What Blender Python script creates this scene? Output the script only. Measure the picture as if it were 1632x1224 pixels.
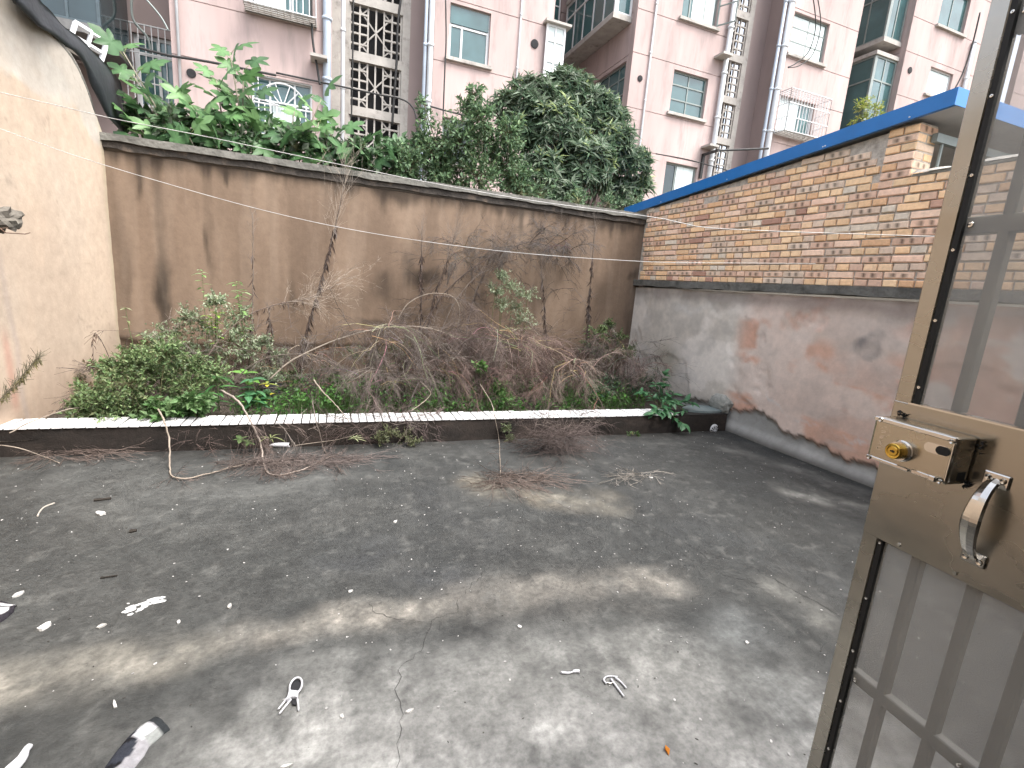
import bpy, bmesh, math, random
import numpy as np
from mathutils import Vector, Matrix

for o in list(bpy.data.objects):
    bpy.data.objects.remove(o, do_unlink=True)
SC = bpy.context.scene
COL = SC.collection
random.seed(7)
RNG = np.random.default_rng(7)
rnd = random.uniform
R = math.radians

# ------------------------------------------------------------------ camera
CAM = Vector((0, 0, 1.37))
YAW, PITCH, ROLL = R(21.5905), R(11.4728), R(4.4975)
FPX = 772.926
_fw = Vector((math.sin(YAW)*math.cos(PITCH), math.cos(YAW)*math.cos(PITCH), -math.sin(PITCH)))
_rt0 = Vector((math.cos(YAW), -math.sin(YAW), 0))
_up0 = _rt0.cross(_fw)
_rt = math.cos(ROLL)*_rt0 + math.sin(ROLL)*_up0
_up = -math.sin(ROLL)*_rt0 + math.cos(ROLL)*_up0
cd = bpy.data.cameras.new('camera')
cd.sensor_fit = 'HORIZONTAL'; cd.sensor_width = 36.0
cd.lens = FPX/1632*36.0
cd.clip_start = 0.02; cd.clip_end = 2000
cam = bpy.data.objects.new('camera', cd); COL.objects.link(cam)
cam.matrix_world = Matrix(((_rt.x, _up.x, -_fw.x, CAM.x), (_rt.y, _up.y, -_fw.y, CAM.y), (_rt.z, _up.z, -_fw.z, CAM.z), (0, 0, 0, 1)))
SC.camera = cam

# ------------------------------------------------------------------ sky, sun, exposure
w = bpy.data.worlds.new('World'); SC.world = w; w.use_nodes = True
nt = w.node_tree; nt.nodes.clear()
SUN_EL, SUN_AZ = R(58), R(140)        # azimuth clockwise from +Y
sky = nt.nodes.new('ShaderNodeTexSky'); sky.sky_type = 'NISHITA'; sky.sun_disc = False
sky.sun_elevation = SUN_EL; sky.sun_rotation = SUN_AZ
sky.air_density = 1.0; sky.dust_density = 4.0; sky.ozone_density = 1.0
hs = nt.nodes.new('ShaderNodeHueSaturation'); hs.inputs['Saturation'].default_value = 0.42
bg = nt.nodes.new('ShaderNodeBackground'); bg.inputs['Strength'].default_value = 0.15
wo = nt.nodes.new('ShaderNodeOutputWorld')
nt.links.new(sky.outputs[0], hs.inputs['Color']); nt.links.new(hs.outputs[0], bg.inputs[0]); nt.links.new(bg.outputs[0], wo.inputs[0])
sl = bpy.data.lights.new('sun', 'SUN'); sl.energy = 1.3; sl.angle = R(40); sl.color = (1.0, 0.965, 0.92)
so = bpy.data.objects.new('sun', sl); COL.objects.link(so)
_sd = Vector((math.sin(SUN_AZ)*math.cos(SUN_EL), math.cos(SUN_AZ)*math.cos(SUN_EL), math.sin(SUN_EL)))
so.rotation_euler = _sd.to_track_quat('Z', 'Y').to_euler(); so.location = (0, -20, 30)
SC.view_settings.view_transform = 'Standard'; SC.view_settings.look = 'None'
SC.view_settings.gamma = 1.0; SC.view_settings.use_curve_mapping = False
SC.view_settings.exposure = 1.95
SC.render.engine = 'CYCLES'
SC.cycles.max_bounces = 5; SC.cycles.diffuse_bounces = 2; SC.cycles.glossy_bounces = 3; SC.cycles.transparent_max_bounces = 8; SC.cycles.adaptive_threshold = 0.02; SC.cycles.caustics_reflective = False; SC.cycles.caustics_refractive = False

# ------------------------------------------------------------------ measuring helpers (photo pixel + a known plane -> place in the yard)
def ray(px, py):
    return _rt*((px-816)/FPX) + _up*(-(py-612)/FPX) + _fw
def atp(px, py, n, d):
    n = Vector(n); r = ray(px, py); return CAM + r*((d-n.dot(CAM))/n.dot(r))
def atY(px, py, Y): return atp(px, py, (0, 1, 0), Y)
def atZ(px, py, z=0.0): return atp(px, py, (0, 0, 1), z)
def atX(px, py, X): return atp(px, py, (1, 0, 0), X)

# ------------------------------------------------------------------ object helpers
def tag(o, label=None, cat=None, group=None, kind=None):
    if label: o['label'] = label
    if cat: o['category'] = cat; kind = kind or 'thing'
    if group: o['group'] = group
    if kind: o['kind'] = kind
    return o
def empty(name, loc=(0, 0, 0), rz=0.0, **k):
    o = bpy.data.objects.new(name, None); COL.objects.link(o)
    o.location = loc; o.rotation_euler = (0, 0, rz); o.empty_display_size = 0.1
    return tag(o, **k)
def link(name, me, parent=None, loc=None):
    o = bpy.data.objects.new(name, me); COL.objects.link(o)
    if parent is not None: o.parent = parent
    if loc is not None: o.location = loc
    return o

class MB:
    """collects vertices, faces and vertex colours of ONE mesh"""
    def __init__(s): s.V = []; s.C = []; s.F = []; s.n = 0
    def add(s, v, f, c=(1, 1, 1)):
        v = np.asarray(v, float).reshape(-1, 3); m = len(v)
        c = np.asarray(c, float)
        if c.ndim == 1: c = np.tile(c[:3], (m, 1))
        s.V.append(v); s.C.append(c[:, :3])
        if isinstance(f, np.ndarray): s.F.append(f+s.n)
        else:
            by = {}
            for q in f: by.setdefault(len(q), []).append(q)
            for k in by: s.F.append(np.array(by[k], int)+s.n)
        s.n += m; return s
    def box(s, a, b, c=(1, 1, 1), M=None):
        x0, y0, z0 = a; x1, y1, z1 = b
        v = [(x0,y0,z0),(x1,y0,z0),(x1,y1,z0),(x0,y1,z0),(x0,y0,z1),(x1,y0,z1),(x1,y1,z1),(x0,y1,z1)]
        if M is not None: v = [tuple(M @ Vector(p)) for p in v]
        return s.add(v, [(0,3,2,1),(4,5,6,7),(0,1,5,4),(1,2,6,5),(2,3,7,6),(3,0,4,7)], c)
    def cbox(s, a, b, bev=0.004, c=(1, 1, 1), M=None, seg=1):
        bm = bmesh.new(); bmesh.ops.create_cube(bm, size=1)
        d = [b[i]-a[i] for i in range(3)]; m = [(b[i]+a[i])/2 for i in range(3)]
        for v in bm.verts: v.co = Vector((v.co.x*d[0]+m[0], v.co.y*d[1]+m[1], v.co.z*d[2]+m[2]))
        bmesh.ops.bevel(bm, geom=bm.edges[:], offset=min(bev, min(d)*.45), segments=seg, affect='EDGES', profile=.5)
        bm.verts.index_update()
        v = [tuple(M @ p.co) if M is not None else tuple(p.co) for p in bm.verts]
        f = [tuple(q.index for q in p.verts) for p in bm.faces]; bm.free()
        return s.add(v, f, c)
    def tube(s, pts, r, n=6, c=(1, 1, 1), cap=True):
        P = [Vector(p) for p in pts]; m = len(P)
        r = [r]*m if isinstance(r, (int, float)) else list(r)
        v = []; f = []
        t0 = (P[1]-P[0]).normalized(); a = t0.orthogonal().normalized()
        for i in range(m):
            t = (P[min(i+1, m-1)]-P[max(i-1, 0)])
            t = t.normalized() if t.length > 1e-9 else t0
            a = (a-t*a.dot(t)); a = a.normalized() if a.length > 1e-6 else t.orthogonal().normalized()
            b = t.cross(a)
            for k in range(n):
                th = 2*math.pi*k/n
                v.append(P[i]+(a*math.cos(th)+b*math.sin(th))*r[i])
        for i in range(m-1):
            for k in range(n):
                k2 = (k+1) % n; f.append((i*n+k, i*n+k2, (i+1)*n+k2, (i+1)*n+k))
        if cap and n > 3: f.append(tuple(range(n-1, -1, -1))); f.append(tuple((m-1)*n+k for k in range(n)))
        return s.add([tuple(p) for p in v], f, c)
    def prism(s, poly, ext, c=(1, 1, 1)):
        n = len(poly); e = Vector(ext)
        v = [tuple(Vector(p)) for p in poly]+[tuple(Vector(p)+e) for p in poly]
        f = [tuple(range(n)), tuple(range(2*n-1, n-1, -1))]+[(i, i+n, (i+1) % n+n, (i+1) % n) for i in range(n)]
        return s.add(v, f, c)
    def lathe(s, prof, M, n=16, c=(1, 1, 1)):
        v = []; f = []; m = len(prof)
        for (r_, h) in prof:
            for k in range(n):
                t = 2*math.pi*k/n; v.append(tuple(M @ Vector((r_*math.cos(t), r_*math.sin(t), h))))
        for i in range(m-1):
            for k in range(n):
                k2 = (k+1) % n; f.append((i*n+k, i*n+k2, (i+1)*n+k2, (i+1)*n+k))
        f.append(tuple(range(n-1, -1, -1))); f.append(tuple((m-1)*n+k for k in range(n)))
        return s.add(v, f, c)
    def leaves(s, P, D, U, L, W, c, fold=.12, droop=.15):
        """many small leaves at once: base P, direction D, up U, length L, width W"""
        P = np.asarray(P, float); D = np.asarray(D, float); U = np.asarray(U, float); n = len(P)
        if n == 0: return s
        D = D/np.linalg.norm(D, axis=1, keepdims=True); S_ = np.cross(D, U); S_ /= (np.linalg.norm(S_, axis=1, keepdims=True)+1e-9); U = np.cross(S_, D)
        L = np.broadcast_to(np.asarray(L, float), (n,))[:, None]; W = np.broadcast_to(np.asarray(W, float), (n,))[:, None]
        v = np.stack([P, P+D*L*.42+S_*W*.5+U*W*fold, P+D*L-U*L*droop, P+D*L*.42-S_*W*.5+U*W*fold, P+D*L*.5-U*L*droop*.3], 1).reshape(-1, 3)
        b = (np.arange(n)*5)[:, None, None]
        f = (np.array([[0, 3, 4], [3, 2, 4], [2, 1, 4], [1, 0, 4]])[None]+b).reshape(-1, 3)
        c = np.asarray(c, float)
        if c.ndim == 1: c = np.tile(c, (n, 1))
        return s.add(v, f, np.repeat(c, 5, 0))
    def mesh(s, name, mat, smooth=False):
        V = np.concatenate(s.V); C = np.concatenate(s.C)
        me = bpy.data.meshes.new(name)
        me.vertices.add(len(V)); me.vertices.foreach_set('co', V.ravel())
        li = np.concatenate([f.ravel() for f in s.F]); tot = np.concatenate([np.full(len(f), f.shape[1]) for f in s.F])
        st = np.concatenate([[0], np.cumsum(tot)[:-1]])
        me.loops.add(len(li)); me.loops.foreach_set('vertex_index', li.astype(np.int32))
        me.polygons.add(len(tot)); me.polygons.foreach_set('loop_start', st.astype(np.int32)); me.polygons.foreach_set('loop_total', tot.astype(np.int32))
        me.polygons.foreach_set('use_smooth', np.full(len(tot), bool(smooth)))
        at = me.color_attributes.new('Col', 'FLOAT_COLOR', 'POINT')
        at.data.foreach_set('color', np.hstack([C, np.ones((len(C), 1))]).astype(np.float32).ravel())
        me.update(calc_edges=True); me.validate()
        if mat: me.materials.append(mat)
        return me
    def build(s, name, mat, parent=None, smooth=False, loc=None, **k):
        return tag(link(name, s.mesh(name, mat, smooth), parent, loc), **k)

# value noise for surfaces worked out per vertex
_T = np.random.default_rng(3).random((257, 257))
def vnoise(x, y, sd=0):
    x = np.asarray(x, float)+sd*17.3; y = np.asarray(y, float)+sd*31.7
    xi = np.floor(x).astype(int); yi = np.floor(y).astype(int); u = x-xi; v = y-yi
    u = u*u*(3-2*u); v = v*v*(3-2*v); a = xi % 256; b = yi % 256
    return (_T[a, b]*(1-u)+_T[a+1, b]*u)*(1-v)+(_T[a, b+1]*(1-u)+_T[a+1, b+1]*u)*v
def fbm(x, y, o=4, sd=0):
    t = 0; A = .5; s_ = 0
    for i in range(o):
        t = t+A*vnoise(x*2**i, y*2**i, sd+i); s_ += A; A *= .5
    return t/s_
def sst(a, b, x):
    t = np.clip((x-a)/(b-a), 0, 1); return t*t*(3-2*t)
def mixc(c, k, col):
    k = np.clip(k, 0, 1)[..., None]; return c*(1-k)+np.array(col)*k
def grid(mb, P, C, flip=False):
    nv, nu = P.shape[:2]; i = np.arange(nu-1)[None]+np.arange(nv-1)[:, None]*nu
    f = np.stack([i, i+1, i+nu+1, i+nu], -1).reshape(-1, 4)
    if flip: f = f[:, ::-1].copy()
    mb.add(P.reshape(-1, 3), f, C.reshape(-1, 3))
def segdist(x, y, pts):
    d = np.full(np.shape(x), 1e9)
    for (ax, ay), (bx, by) in zip(pts[:-1], pts[1:]):
        t = np.clip(((x-ax)*(bx-ax)+(y-ay)*(by-ay))/((bx-ax)**2+(by-ay)**2+1e-12), 0, 1)
        d = np.minimum(d, np.hypot(x-ax-t*(bx-ax), y-ay-t*(by-ay)))
    return d

# ------------------------------------------------------------------ materials
def newmat(name):
    m = bpy.data.materials.new(name); m.use_nodes = True; t = m.node_tree
    b = t.nodes['Principled BSDF']; return m, t, b
def pmat(name, col=None, rough=.8, metal=0., var=.25, scale=8., bump=.0, bscale=60., vcol=False, spec=.4, coord='Object', stretch=None, dirt=None, rvar=.0):
    """procedural material: base colour (or the mesh's own pigment colours) broken up by two noises, with fine relief"""
    m, t, b = newmat(name); N = t.nodes; Lk = t.links
    if coord == 'World':
        g = N.new('ShaderNodeNewGeometry'); src = g.outputs['Position']
    else:
        tc = N.new('ShaderNodeTexCoord'); src = tc.outputs[coord]
    mp = N.new('ShaderNodeMapping'); Lk.new(src, mp.inputs[0])
    if stretch: mp.inputs['Scale'].default_value = stretch
    n1 = N.new('ShaderNodeTexNoise'); n1.inputs['Scale'].default_value = scale; n1.inputs['Detail'].default_value = 3; n1.inputs['Roughness'].default_value = .65
    Lk.new(mp.outputs[0], n1.inputs['Vector'])
    mr = N.new('ShaderNodeMapRange'); mr.inputs[1].default_value = .25; mr.inputs[2].default_value = .75
    mr.inputs[3].default_value = 1-var; mr.inputs[4].default_value = 1+var; Lk.new(n1.outputs['Fac'], mr.inputs[0])
    mx = N.new('ShaderNodeMix'); mx.data_type = 'RGBA'; mx.blend_type = 'MULTIPLY'; mx.inputs['Factor'].default_value = 1
    cb = N.new('ShaderNodeCombineColor')
    for i in range(3): Lk.new(mr.outputs[0], cb.inputs[i])
    if vcol:
        a = N.new('ShaderNodeAttribute'); a.attribute_name = 'Col'; Lk.new(a.outputs['Color'], mx.inputs[6])
    else: mx.inputs[6].default_value = (*col, 1)
    Lk.new(cb.outputs[0], mx.inputs[7]); out = mx.outputs[2]
    if dirt:
        dc, dscale, lo, hi = dirt
        n2 = N.new('ShaderNodeTexNoise'); n2.inputs['Scale'].default_value = dscale; n2.inputs['Detail'].default_value = 4; n2.inputs['Roughness'].default_value = .7
        Lk.new(mp.outputs[0], n2.inputs['Vector'])
        r2 = N.new('ShaderNodeMapRange'); r2.inputs[1].default_value = lo; r2.inputs[2].default_value = hi; Lk.new(n2.outputs['Fac'], r2.inputs[0])
        m2 = N.new('ShaderNodeMix'); m2.data_type = 'RGBA'; m2.inputs[7].default_value = (*dc, 1)
        Lk.new(r2.outputs[0], m2.inputs['Factor']); Lk.new(out, m2.inputs[6]); out = m2.outputs[2]
    Lk.new(out, b.inputs['Base Color'])
    b.inputs['Roughness'].default_value = rough; b.inputs['Metallic'].default_value = metal
    b.inputs['Specular IOR Level'].default_value = spec
    if rvar:
        r3 = N.new('ShaderNodeMapRange'); r3.inputs[1].default_value = .3; r3.inputs[2].default_value = .7
        r3.inputs[3].default_value = max(rough-rvar, .02); r3.inputs[4].default_value = min(rough+rvar, 1); Lk.new(n1.outputs['Fac'], r3.inputs[0]); Lk.new(r3.outputs[0], b.inputs['Roughness'])
    if bump:
        n3 = N.new('ShaderNodeTexNoise'); n3.inputs['Scale'].default_value = bscale; n3.inputs['Detail'].default_value = 2
        Lk.new(mp.outputs[0], n3.inputs['Vector'])
        bp = N.new('ShaderNodeBump'); bp.inputs['Strength'].default_value = 1.0; bp.inputs['Distance'].default_value = bump
        Lk.new(n3.outputs['Fac'], bp.inputs['Height']); Lk.new(bp.outputs[0], b.inputs['Normal'])
    return m
def leafmat(name, rough=.5, trans=.3, var=.2, scale=6.):
    m = pmat(name, rough=rough, var=var, scale=scale, vcol=True, spec=.35, coord='World'); t = m.node_tree
    b = t.nodes['Principled BSDF']; o = t.nodes['Material Output']
    tr = t.nodes.new('ShaderNodeBsdfTranslucent'); ms = t.nodes.new('ShaderNodeMixShader'); ms.inputs[0].default_value = trans
    lk = b.inputs['Base Color'].links[0].from_socket
    t.links.new(lk, tr.inputs[0]); t.links.new(b.outputs[0], ms.inputs[1]); t.links.new(tr.outputs[0], ms.inputs[2]); t.links.new(ms.outputs[0], o.inputs[0])
    return m

M_render = pmat('aged_render', rough=.92, var=.10, scale=14, vcol=True, bump=.0015, bscale=45, coord='World', spec=.2)
M_concrete = pmat('concrete', rough=.85, var=.30, scale=30, vcol=True, bump=.003, bscale=90, coord='World', spec=.3)
M_floor = pmat('yard_concrete', rough=.72, var=.36, scale=46, vcol=True, bump=.0025, bscale=140, coord='World', spec=.35, rvar=.15)
M_coping = pmat('weathered_cement', (.135, .13, .115), rough=.95, var=.35, scale=7, bump=.01, bscale=30, coord='World', dirt=((.06, .06, .05), 5, .52, .72))
M_soil = pmat('soil', (.05, .04, .03), rough=1, var=.5, scale=20, bump=.03, bscale=25, coord='World')
M_ground = pmat('ground', (.16, .14, .11), rough=1, var=.3, scale=3, bump=.01, bscale=20, coord='World')
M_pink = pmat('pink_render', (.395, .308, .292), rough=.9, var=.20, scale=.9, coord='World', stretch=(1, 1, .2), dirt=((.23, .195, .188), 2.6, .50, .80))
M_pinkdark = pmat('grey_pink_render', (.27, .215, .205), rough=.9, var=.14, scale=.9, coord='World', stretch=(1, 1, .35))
M_bconc = pmat('cast_concrete', (.36, .34, .315), rough=.9, var=.18, scale=3, coord='World', dirt=((.17, .155, .145), 4, .54, .78))
M_white = pmat('white_paint', (.60, .61, .62), rough=.45, var=.06, scale=4, coord='World')
M_glass = pmat('window_glass', (.05, .105, .11), rough=.06, var=.35, scale=.8, coord='World', spec=.7)
M_glassd = pmat('dark_glass', (.02, .035, .04), rough=.08, var=.35, scale=.8, coord='World', spec=.6)
M_curtain = pmat('curtain', (.55, .62, .62), rough=.7, var=.15, scale=3, coord='World', stretch=(6, 1, 1))
M_steelframe = pmat('grey_frame', (.20, .23, .22), rough=.5, var=.15, scale=6, coord='World')
M_dark = pmat('dark_void', (.02, .02, .022), rough=.9, var=.3, scale=2, coord='World')
M_blue = pmat('blue_sheet_metal', (.003, .135, .40), rough=.38, var=.10, scale=5, coord='World', spec=.5)
M_soffit = pmat('grey_soffit', (.42, .42, .42), rough=.7, var=.1, scale=5, coord='World')
M_brick = pmat('fired_brick', rough=.9, var=.15, scale=28, vcol=True, bump=.003, bscale=90, coord='World', spec=.2)
M_mortar = pmat('rough_mortar', (.50, .44, .375), rough=1, var=.35, scale=18, bump=.01, bscale=45, coord='World')
M_tile = pmat('white_glazed_tile', (.66, .66, .66), rough=.22, var=.05, scale=20, coord='World', spec=.5, dirt=((.42, .40, .36), 16, .60, .80))
M_rubber = pmat('black_rubber_sheet', (.022, .025, .03), rough=.6, var=.3, scale=5, coord='World', bump=.004, bscale=14)
M_cable = pmat('black_cable', (.02, .02, .02), rough=.6, coord='World')
M_line = pmat('grey_line', (.44, .43, .41), rough=.6, coord='World')
M_pipe = pmat('white_pipe', (.55, .575, .60), rough=.4, var=.1, scale=3, coord='World')
M_pipeblue = pmat('pale_blue_pipe', (.38, .44, .52), rough=.4, var=.1, scale=3, coord='World')
M_leaf = leafmat('leaf', trans=.36); M_leafgloss = leafmat('glossy_leaf', rough=.42, trans=.34)
M_bark = pmat('bark', rough=.95, var=.3, scale=30, vcol=True, bump=.004, bscale=60, coord='World', spec=.2)
M_twig = pmat('dry_twig', rough=.95, var=.25, scale=20, vcol=True, coord='World', spec=.15)
# ================================================================== THE YARD
YB = 5.862                                      # face of the back wall
def XR(y): return 4.093-.0146*(y-3.958)         # face of the right wall
def XL(y): return -1.9-.0623*(5.86-y)           # face of the left wall
def KY(x): return 3.958-.0199*x                 # front of the planter kerb
KH = .2014

# ground to the horizon
mb = MB(); mb.box((-400, -400, -.6), (400, 400, -.06)); mb.build('ground', M_ground, kind='structure')

# concrete yard floor: worked as a fine sheet with shallow unevenness, stains, worn streaks, a pale band and paler near patches
def fl(px, py): p = atZ(px, py); return (p.x, p.y)
xs = np.arange(-3.2, 4.31, .016); ys = np.arange(-.3, 4.15, .016)
X, Y = np.meshgrid(xs, ys)
base = fbm(X*1.3, Y*1.3, 5, 1); fine = fbm(X*9, Y*9, 4, 2); mid = fbm(X*3.2, Y*5.5, 5, 3)
C = np.zeros(X.shape+(3,))+np.array([.066, .067, .065])
C = mixc(C, sst(.42, .7, base)*.65, (.044, .046, .046))
C = mixc(C, sst(.45, .75, mid)*.5, (.105, .104, .10))
wx = X+.20*(fbm(X*3.5, Y*3.5, 5, 8)-.5); wy = Y+.20*(fbm(X*3.5, Y*3.5, 5, 9)-.5)
def patch(pts, wdt, col, k, nz=.6, sd=5):
    global C
    d = segdist(wx, wy, [fl(*p) for p in pts])
    m_ = sst(wdt*1.9, -wdt*.3, d)*(1-nz+nz*2*fbm(X*13, Y*13, 5, sd))*(.45+.75*sst(.3, .6, fbm(X*6, Y*6, 5, sd+2)))
    C = mixc(C, m_*k, col)
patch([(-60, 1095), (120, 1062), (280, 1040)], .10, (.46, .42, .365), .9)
patch([(380, 1015), (470, 1003), (600, 978), (720, 962), (860, 936), (1000, 925), (1060, 922)], .085, (.52, .47, .415), 1.0, .55)  # pale band across the floor, broken up by noise
patch([(740, 955), (1000, 935)], .16, (.22, .20, .18), .6)
patch([(1230, 935), (1300, 975), (1345, 1010)], .09, (.26, .25, .23), .7)
patch([(1250, 780), (1330, 800), (1390, 815)], .10, (.34, .33, .31), .8)
patch([(1160, 715), (1260, 745), (1380, 790)], .12, (.20, .195, .185), .7)
patch([(480, 1240), (900, 1165), (1250, 1190)], .34, (.56, .545, .525), 1.0, .4)  # floor colour gets paler towards the near edge
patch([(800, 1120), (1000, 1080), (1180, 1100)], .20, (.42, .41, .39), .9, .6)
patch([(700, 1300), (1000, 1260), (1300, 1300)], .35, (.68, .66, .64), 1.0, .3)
patch([(100, 760), (300, 800), (500, 760)], .30, (.155, .155, .15), .6, .5)
patch([(0, 735), (60, 740)], .12, (.28, .265, .24), .6)
patch([(770, 770), (870, 795), (960, 800)], .14, (.26, .225, .18), .8, .6)
patch([(890, 790), (980, 810)], .10, (.28, .26, .225), .6, .6)
patch([(1180, 1000), (1240, 1120)], .14, (.25, .255, .255), .7, .6)
patch([(680, 790), (700, 830), (760, 880)], .20, (.055, .056, .057), .75, .3)
patch([(980, 730), (1050, 790), (1100, 820)], .22, (.06, .061, .062), .7, .4)
patch([(560, 880), (640, 900), (740, 930)], .16, (.066, .068, .072), .7, .3)
patch([(0, 990), (200, 960), (400, 960)], .22, (.085, .085, .082), .5, .4)
patch([(1070, 850), (1220, 880), (1340, 930)], .20, (.075, .078, .08), .6, .4)
# floor colour darkens towards the foot of the kerb and right wall
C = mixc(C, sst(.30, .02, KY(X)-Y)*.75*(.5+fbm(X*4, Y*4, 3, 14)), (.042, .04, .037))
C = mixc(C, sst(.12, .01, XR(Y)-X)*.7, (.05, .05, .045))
iso = fbm(X*1.5+3, Y*1.5, 5, 24); C = mixc(C, sst(.52, .535, iso)*.30, (.04, .041, .041)); C = mixc(C, sst(.012, .0, np.abs(iso-.52))*.18, (.15, .145, .137))
iso = fbm(X*2.3+7, Y*2.3, 5, 25); C = mixc(C, sst(.56, .60, iso)*.22, (.105, .102, .096))
st_ = fbm((X-Y*.15)*14, (Y+X*.3)*2.2, 5, 26); C = mixc(C, sst(.52, .72, st_)*.14, (.13, .127, .12))
C = C*(.72+.56*fine[..., None])
C = mixc(C, sst(.62, .8, fbm(X*16, Y*16, 4, 22))*.4, (.20, .195, .185)); C = mixc(C, sst(.62, .8, fbm(X*12, Y*12, 4, 23))*.4, (.045, .045, .044))
C = C*(.70+.6*fbm(X*26, Y*26, 4, 27)[..., None])*np.array([.50, .512, .50])
Z = .010*(base-.5)+.004*(mid-.5)
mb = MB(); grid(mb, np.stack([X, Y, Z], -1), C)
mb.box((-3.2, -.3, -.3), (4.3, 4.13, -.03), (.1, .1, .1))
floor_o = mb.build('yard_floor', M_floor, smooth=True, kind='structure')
# hairline cracks in the concrete, as shallow dark fissures
def crack(pts, w0=.0008, sd=0):
    rr = random.Random(sd); P = [Vector((*fl(*p), 0)) for p in pts]; Q = []
    for a, b in zip(P[:-1], P[1:]):
        n = max(3, int((b-a).length/.022)); s_ = (b-a).normalized(); nr = Vector((-s_.y, s_.x, 0))
        for i in range(n): Q.append(a+(b-a)*i/n+nr*rr.uniform(-.011, .011))
    Q.append(P[-1]); mb = MB(); v = []; f = []
    for i, q in enumerate(Q):
        t = (Q[min(i+1, len(Q)-1)]-Q[max(i-1, 0)]).normalized(); nr = Vector((-t.y, t.x, 0)); ww = w0*rr.uniform(.3, 1.3)
        zz = .010*(float(fbm(q.x*1.3, q.y*1.3, 5, 1))-.5)+.004*(float(fbm(q.x*3.2, q.y*5.5, 5, 3))-.5)+.0022
        v += [tuple(q+nr*ww+Vector((0, 0, zz))), tuple(q-nr*ww+Vector((0, 0, zz)))]
        if i: f.append((2*i-2, 2*i-1, 2*i+1, 2*i))
    mb.add(v, f, (.026, .025, .024)); mb.build('crack', M_concrete, floor_o)
crack([(795, 880), (770, 915), (735, 950), (728, 975), (690, 990), (672, 1040), (640, 1060), (632, 1090), (638, 1140), (632, 1224)], sd=1)
crack([(585, 965), (615, 985), (672, 992)], .0009, sd=2)
crack([(985, 822), (1060, 850), (1110, 875), (1200, 905), (1300, 960), (1340, 985)], .0013, sd=3)
crack([(860, 790), (930, 822), (985, 830)], .0010, sd=4)
crack([(1110, 875), (1150, 915), (1210, 930)], .0009, sd=5)

# planter bed
bx = np.linspace(-2.1, 4.2, 90); by = np.linspace(4.0, 5.9, 40); X, Y = np.meshgrid(bx, by)
mb = MB(); grid(mb, np.stack([X, Y, .11+.05*(fbm(X*3, Y*3, 4, 4)-.5)+.10*sst(4.5, 5.8, Y)], -1), np.ones(X.shape+(3,))*.5)
mb.build('planter_soil', M_soil, smooth=True, kind='structure')

# ------------------------------------------------------------------ back wall
bw = empty('garden_wall', (1.0, YB, 0), label='long tan rendered back wall with dark streaks, behind the planter', cat='wall')
xs = np.arange(-2.05, 4.12, .02); zs = np.arange(-.1, 2.345, .02); X, Z = np.meshgrid(xs, zs)
C = np.zeros(X.shape+(3,))+np.array([.275, .212, .165])
C = mixc(C, sst(.35, .7, fbm(X*.9, Z*.9, 5, 31))*.7, (.190, .143, .110))
C = mixc(C, sst(1.75, .75, Z+.5*(fbm(X*1.6, Z*1.2, 4, 44)-.5))*.35, (.15, .113, .088))
C = mixc(C, sst(.45, .75, fbm(X*2.6, Z*.7, 5, 32))*.6, (.345, .272, .215))
C = mixc(C, sst(.4, .75, fbm(X*7, Z*.9, 5, 33))*.5, (.19, .145, .113))
wx = X+.20*(fbm(X*4, Z*2, 4, 34)-.5)+.06*(fbm(X*18, Z*4, 3, 45)-.5); wz = Z+.34*(fbm(X*4+7, Z*3, 4, 46)-.5); KM = .35+1.1*fbm(X*9, Z*1.6, 4, 47)
def bpx(px, py): p = atY(px, py, YB); return p.x, p.z
def wstain(px, py, rx, rz, k, col=(.036, .030, .025), soft=.35):
    global C
    cx, cz = bpx(px, py); d = np.sqrt(((wx-cx)/rx)**2+((wz-cz)/rz)**2)+.35*(fbm(X*9, Z*3, 4, 35)-.5)
    C = mixc(C, sst(1.15, soft*.6, d)*k*KM, col)
def drip(px, py0, py1, w_, k, col=(.03, .025, .021)):
    global C
    x0, z0 = bpx(px, py0); z1 = bpx(px, py1)[1]
    sh = sst(z1, z1+(z0-z1)*.5, wz+.25*(z0-z1)*(fbm(X*14, Z*0+.5, 3, 36)-.5)); ww = w_*(.5+.6*sst(z1, z0, wz))
    C = mixc(C, sst(1.2, .1, np.abs(X+.05*(fbm(X*8, Z*5, 3, 48)-.5)-x0)/ww)*sh*k*KM, col)
# stains under the coping
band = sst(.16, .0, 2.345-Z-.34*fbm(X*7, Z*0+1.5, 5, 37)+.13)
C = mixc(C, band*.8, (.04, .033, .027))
for a in [(219, 250, 330, .045, .75), (333, 260, 300, .03, .7), (358, 262, 300, .035, .75), (393, 268, 305, .035, .8), (455, 275, 320, .03, .35), (520, 290, 330, .03, .3),
          (612, 300, 350, .06, .45), (700, 308, 350, .04, .4), (735, 315, 350, .04, .5), (772, 318, 360, .04, .35), (833, 325, 390, .07, .85), (852, 330, 380, .04, .7), (905, 340, 395, .05, .45), (918, 342, 390, .03, .5), (976, 345, 390, .045, .8), (992, 350, 380, .03, .6)]: drip(*a)
wstain(262, 455, .10, .30, .88); wstain(262, 500, .06, .2, .6); drip(262, 480, 560, .05, .6)
wstain(250, 560, .30, .2, .3); wstain(334, 385, .045, .22, .8); drip(334, 400, 480, .05, .35)
wstain(610, 455, .16, .24, .6); wstain(640, 500, .12, .2, .45); wstain(680, 445, .26, .16, .8); wstain(655, 430, .10, .2, .5)
wstain(850, 470, .20, .30, .6); wstain(760, 480, .22, .25, .45); wstain(905, 400, .20, .14, .35); wstain(780, 400, .5, .2, .25)
wstain(600, 515, .30, .06, .7); wstain(1010, 440, .12, .12, .8); wstain(1005, 520, .12, .5, .5); wstain(190, 400, .10, 1.0, .35)
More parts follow.
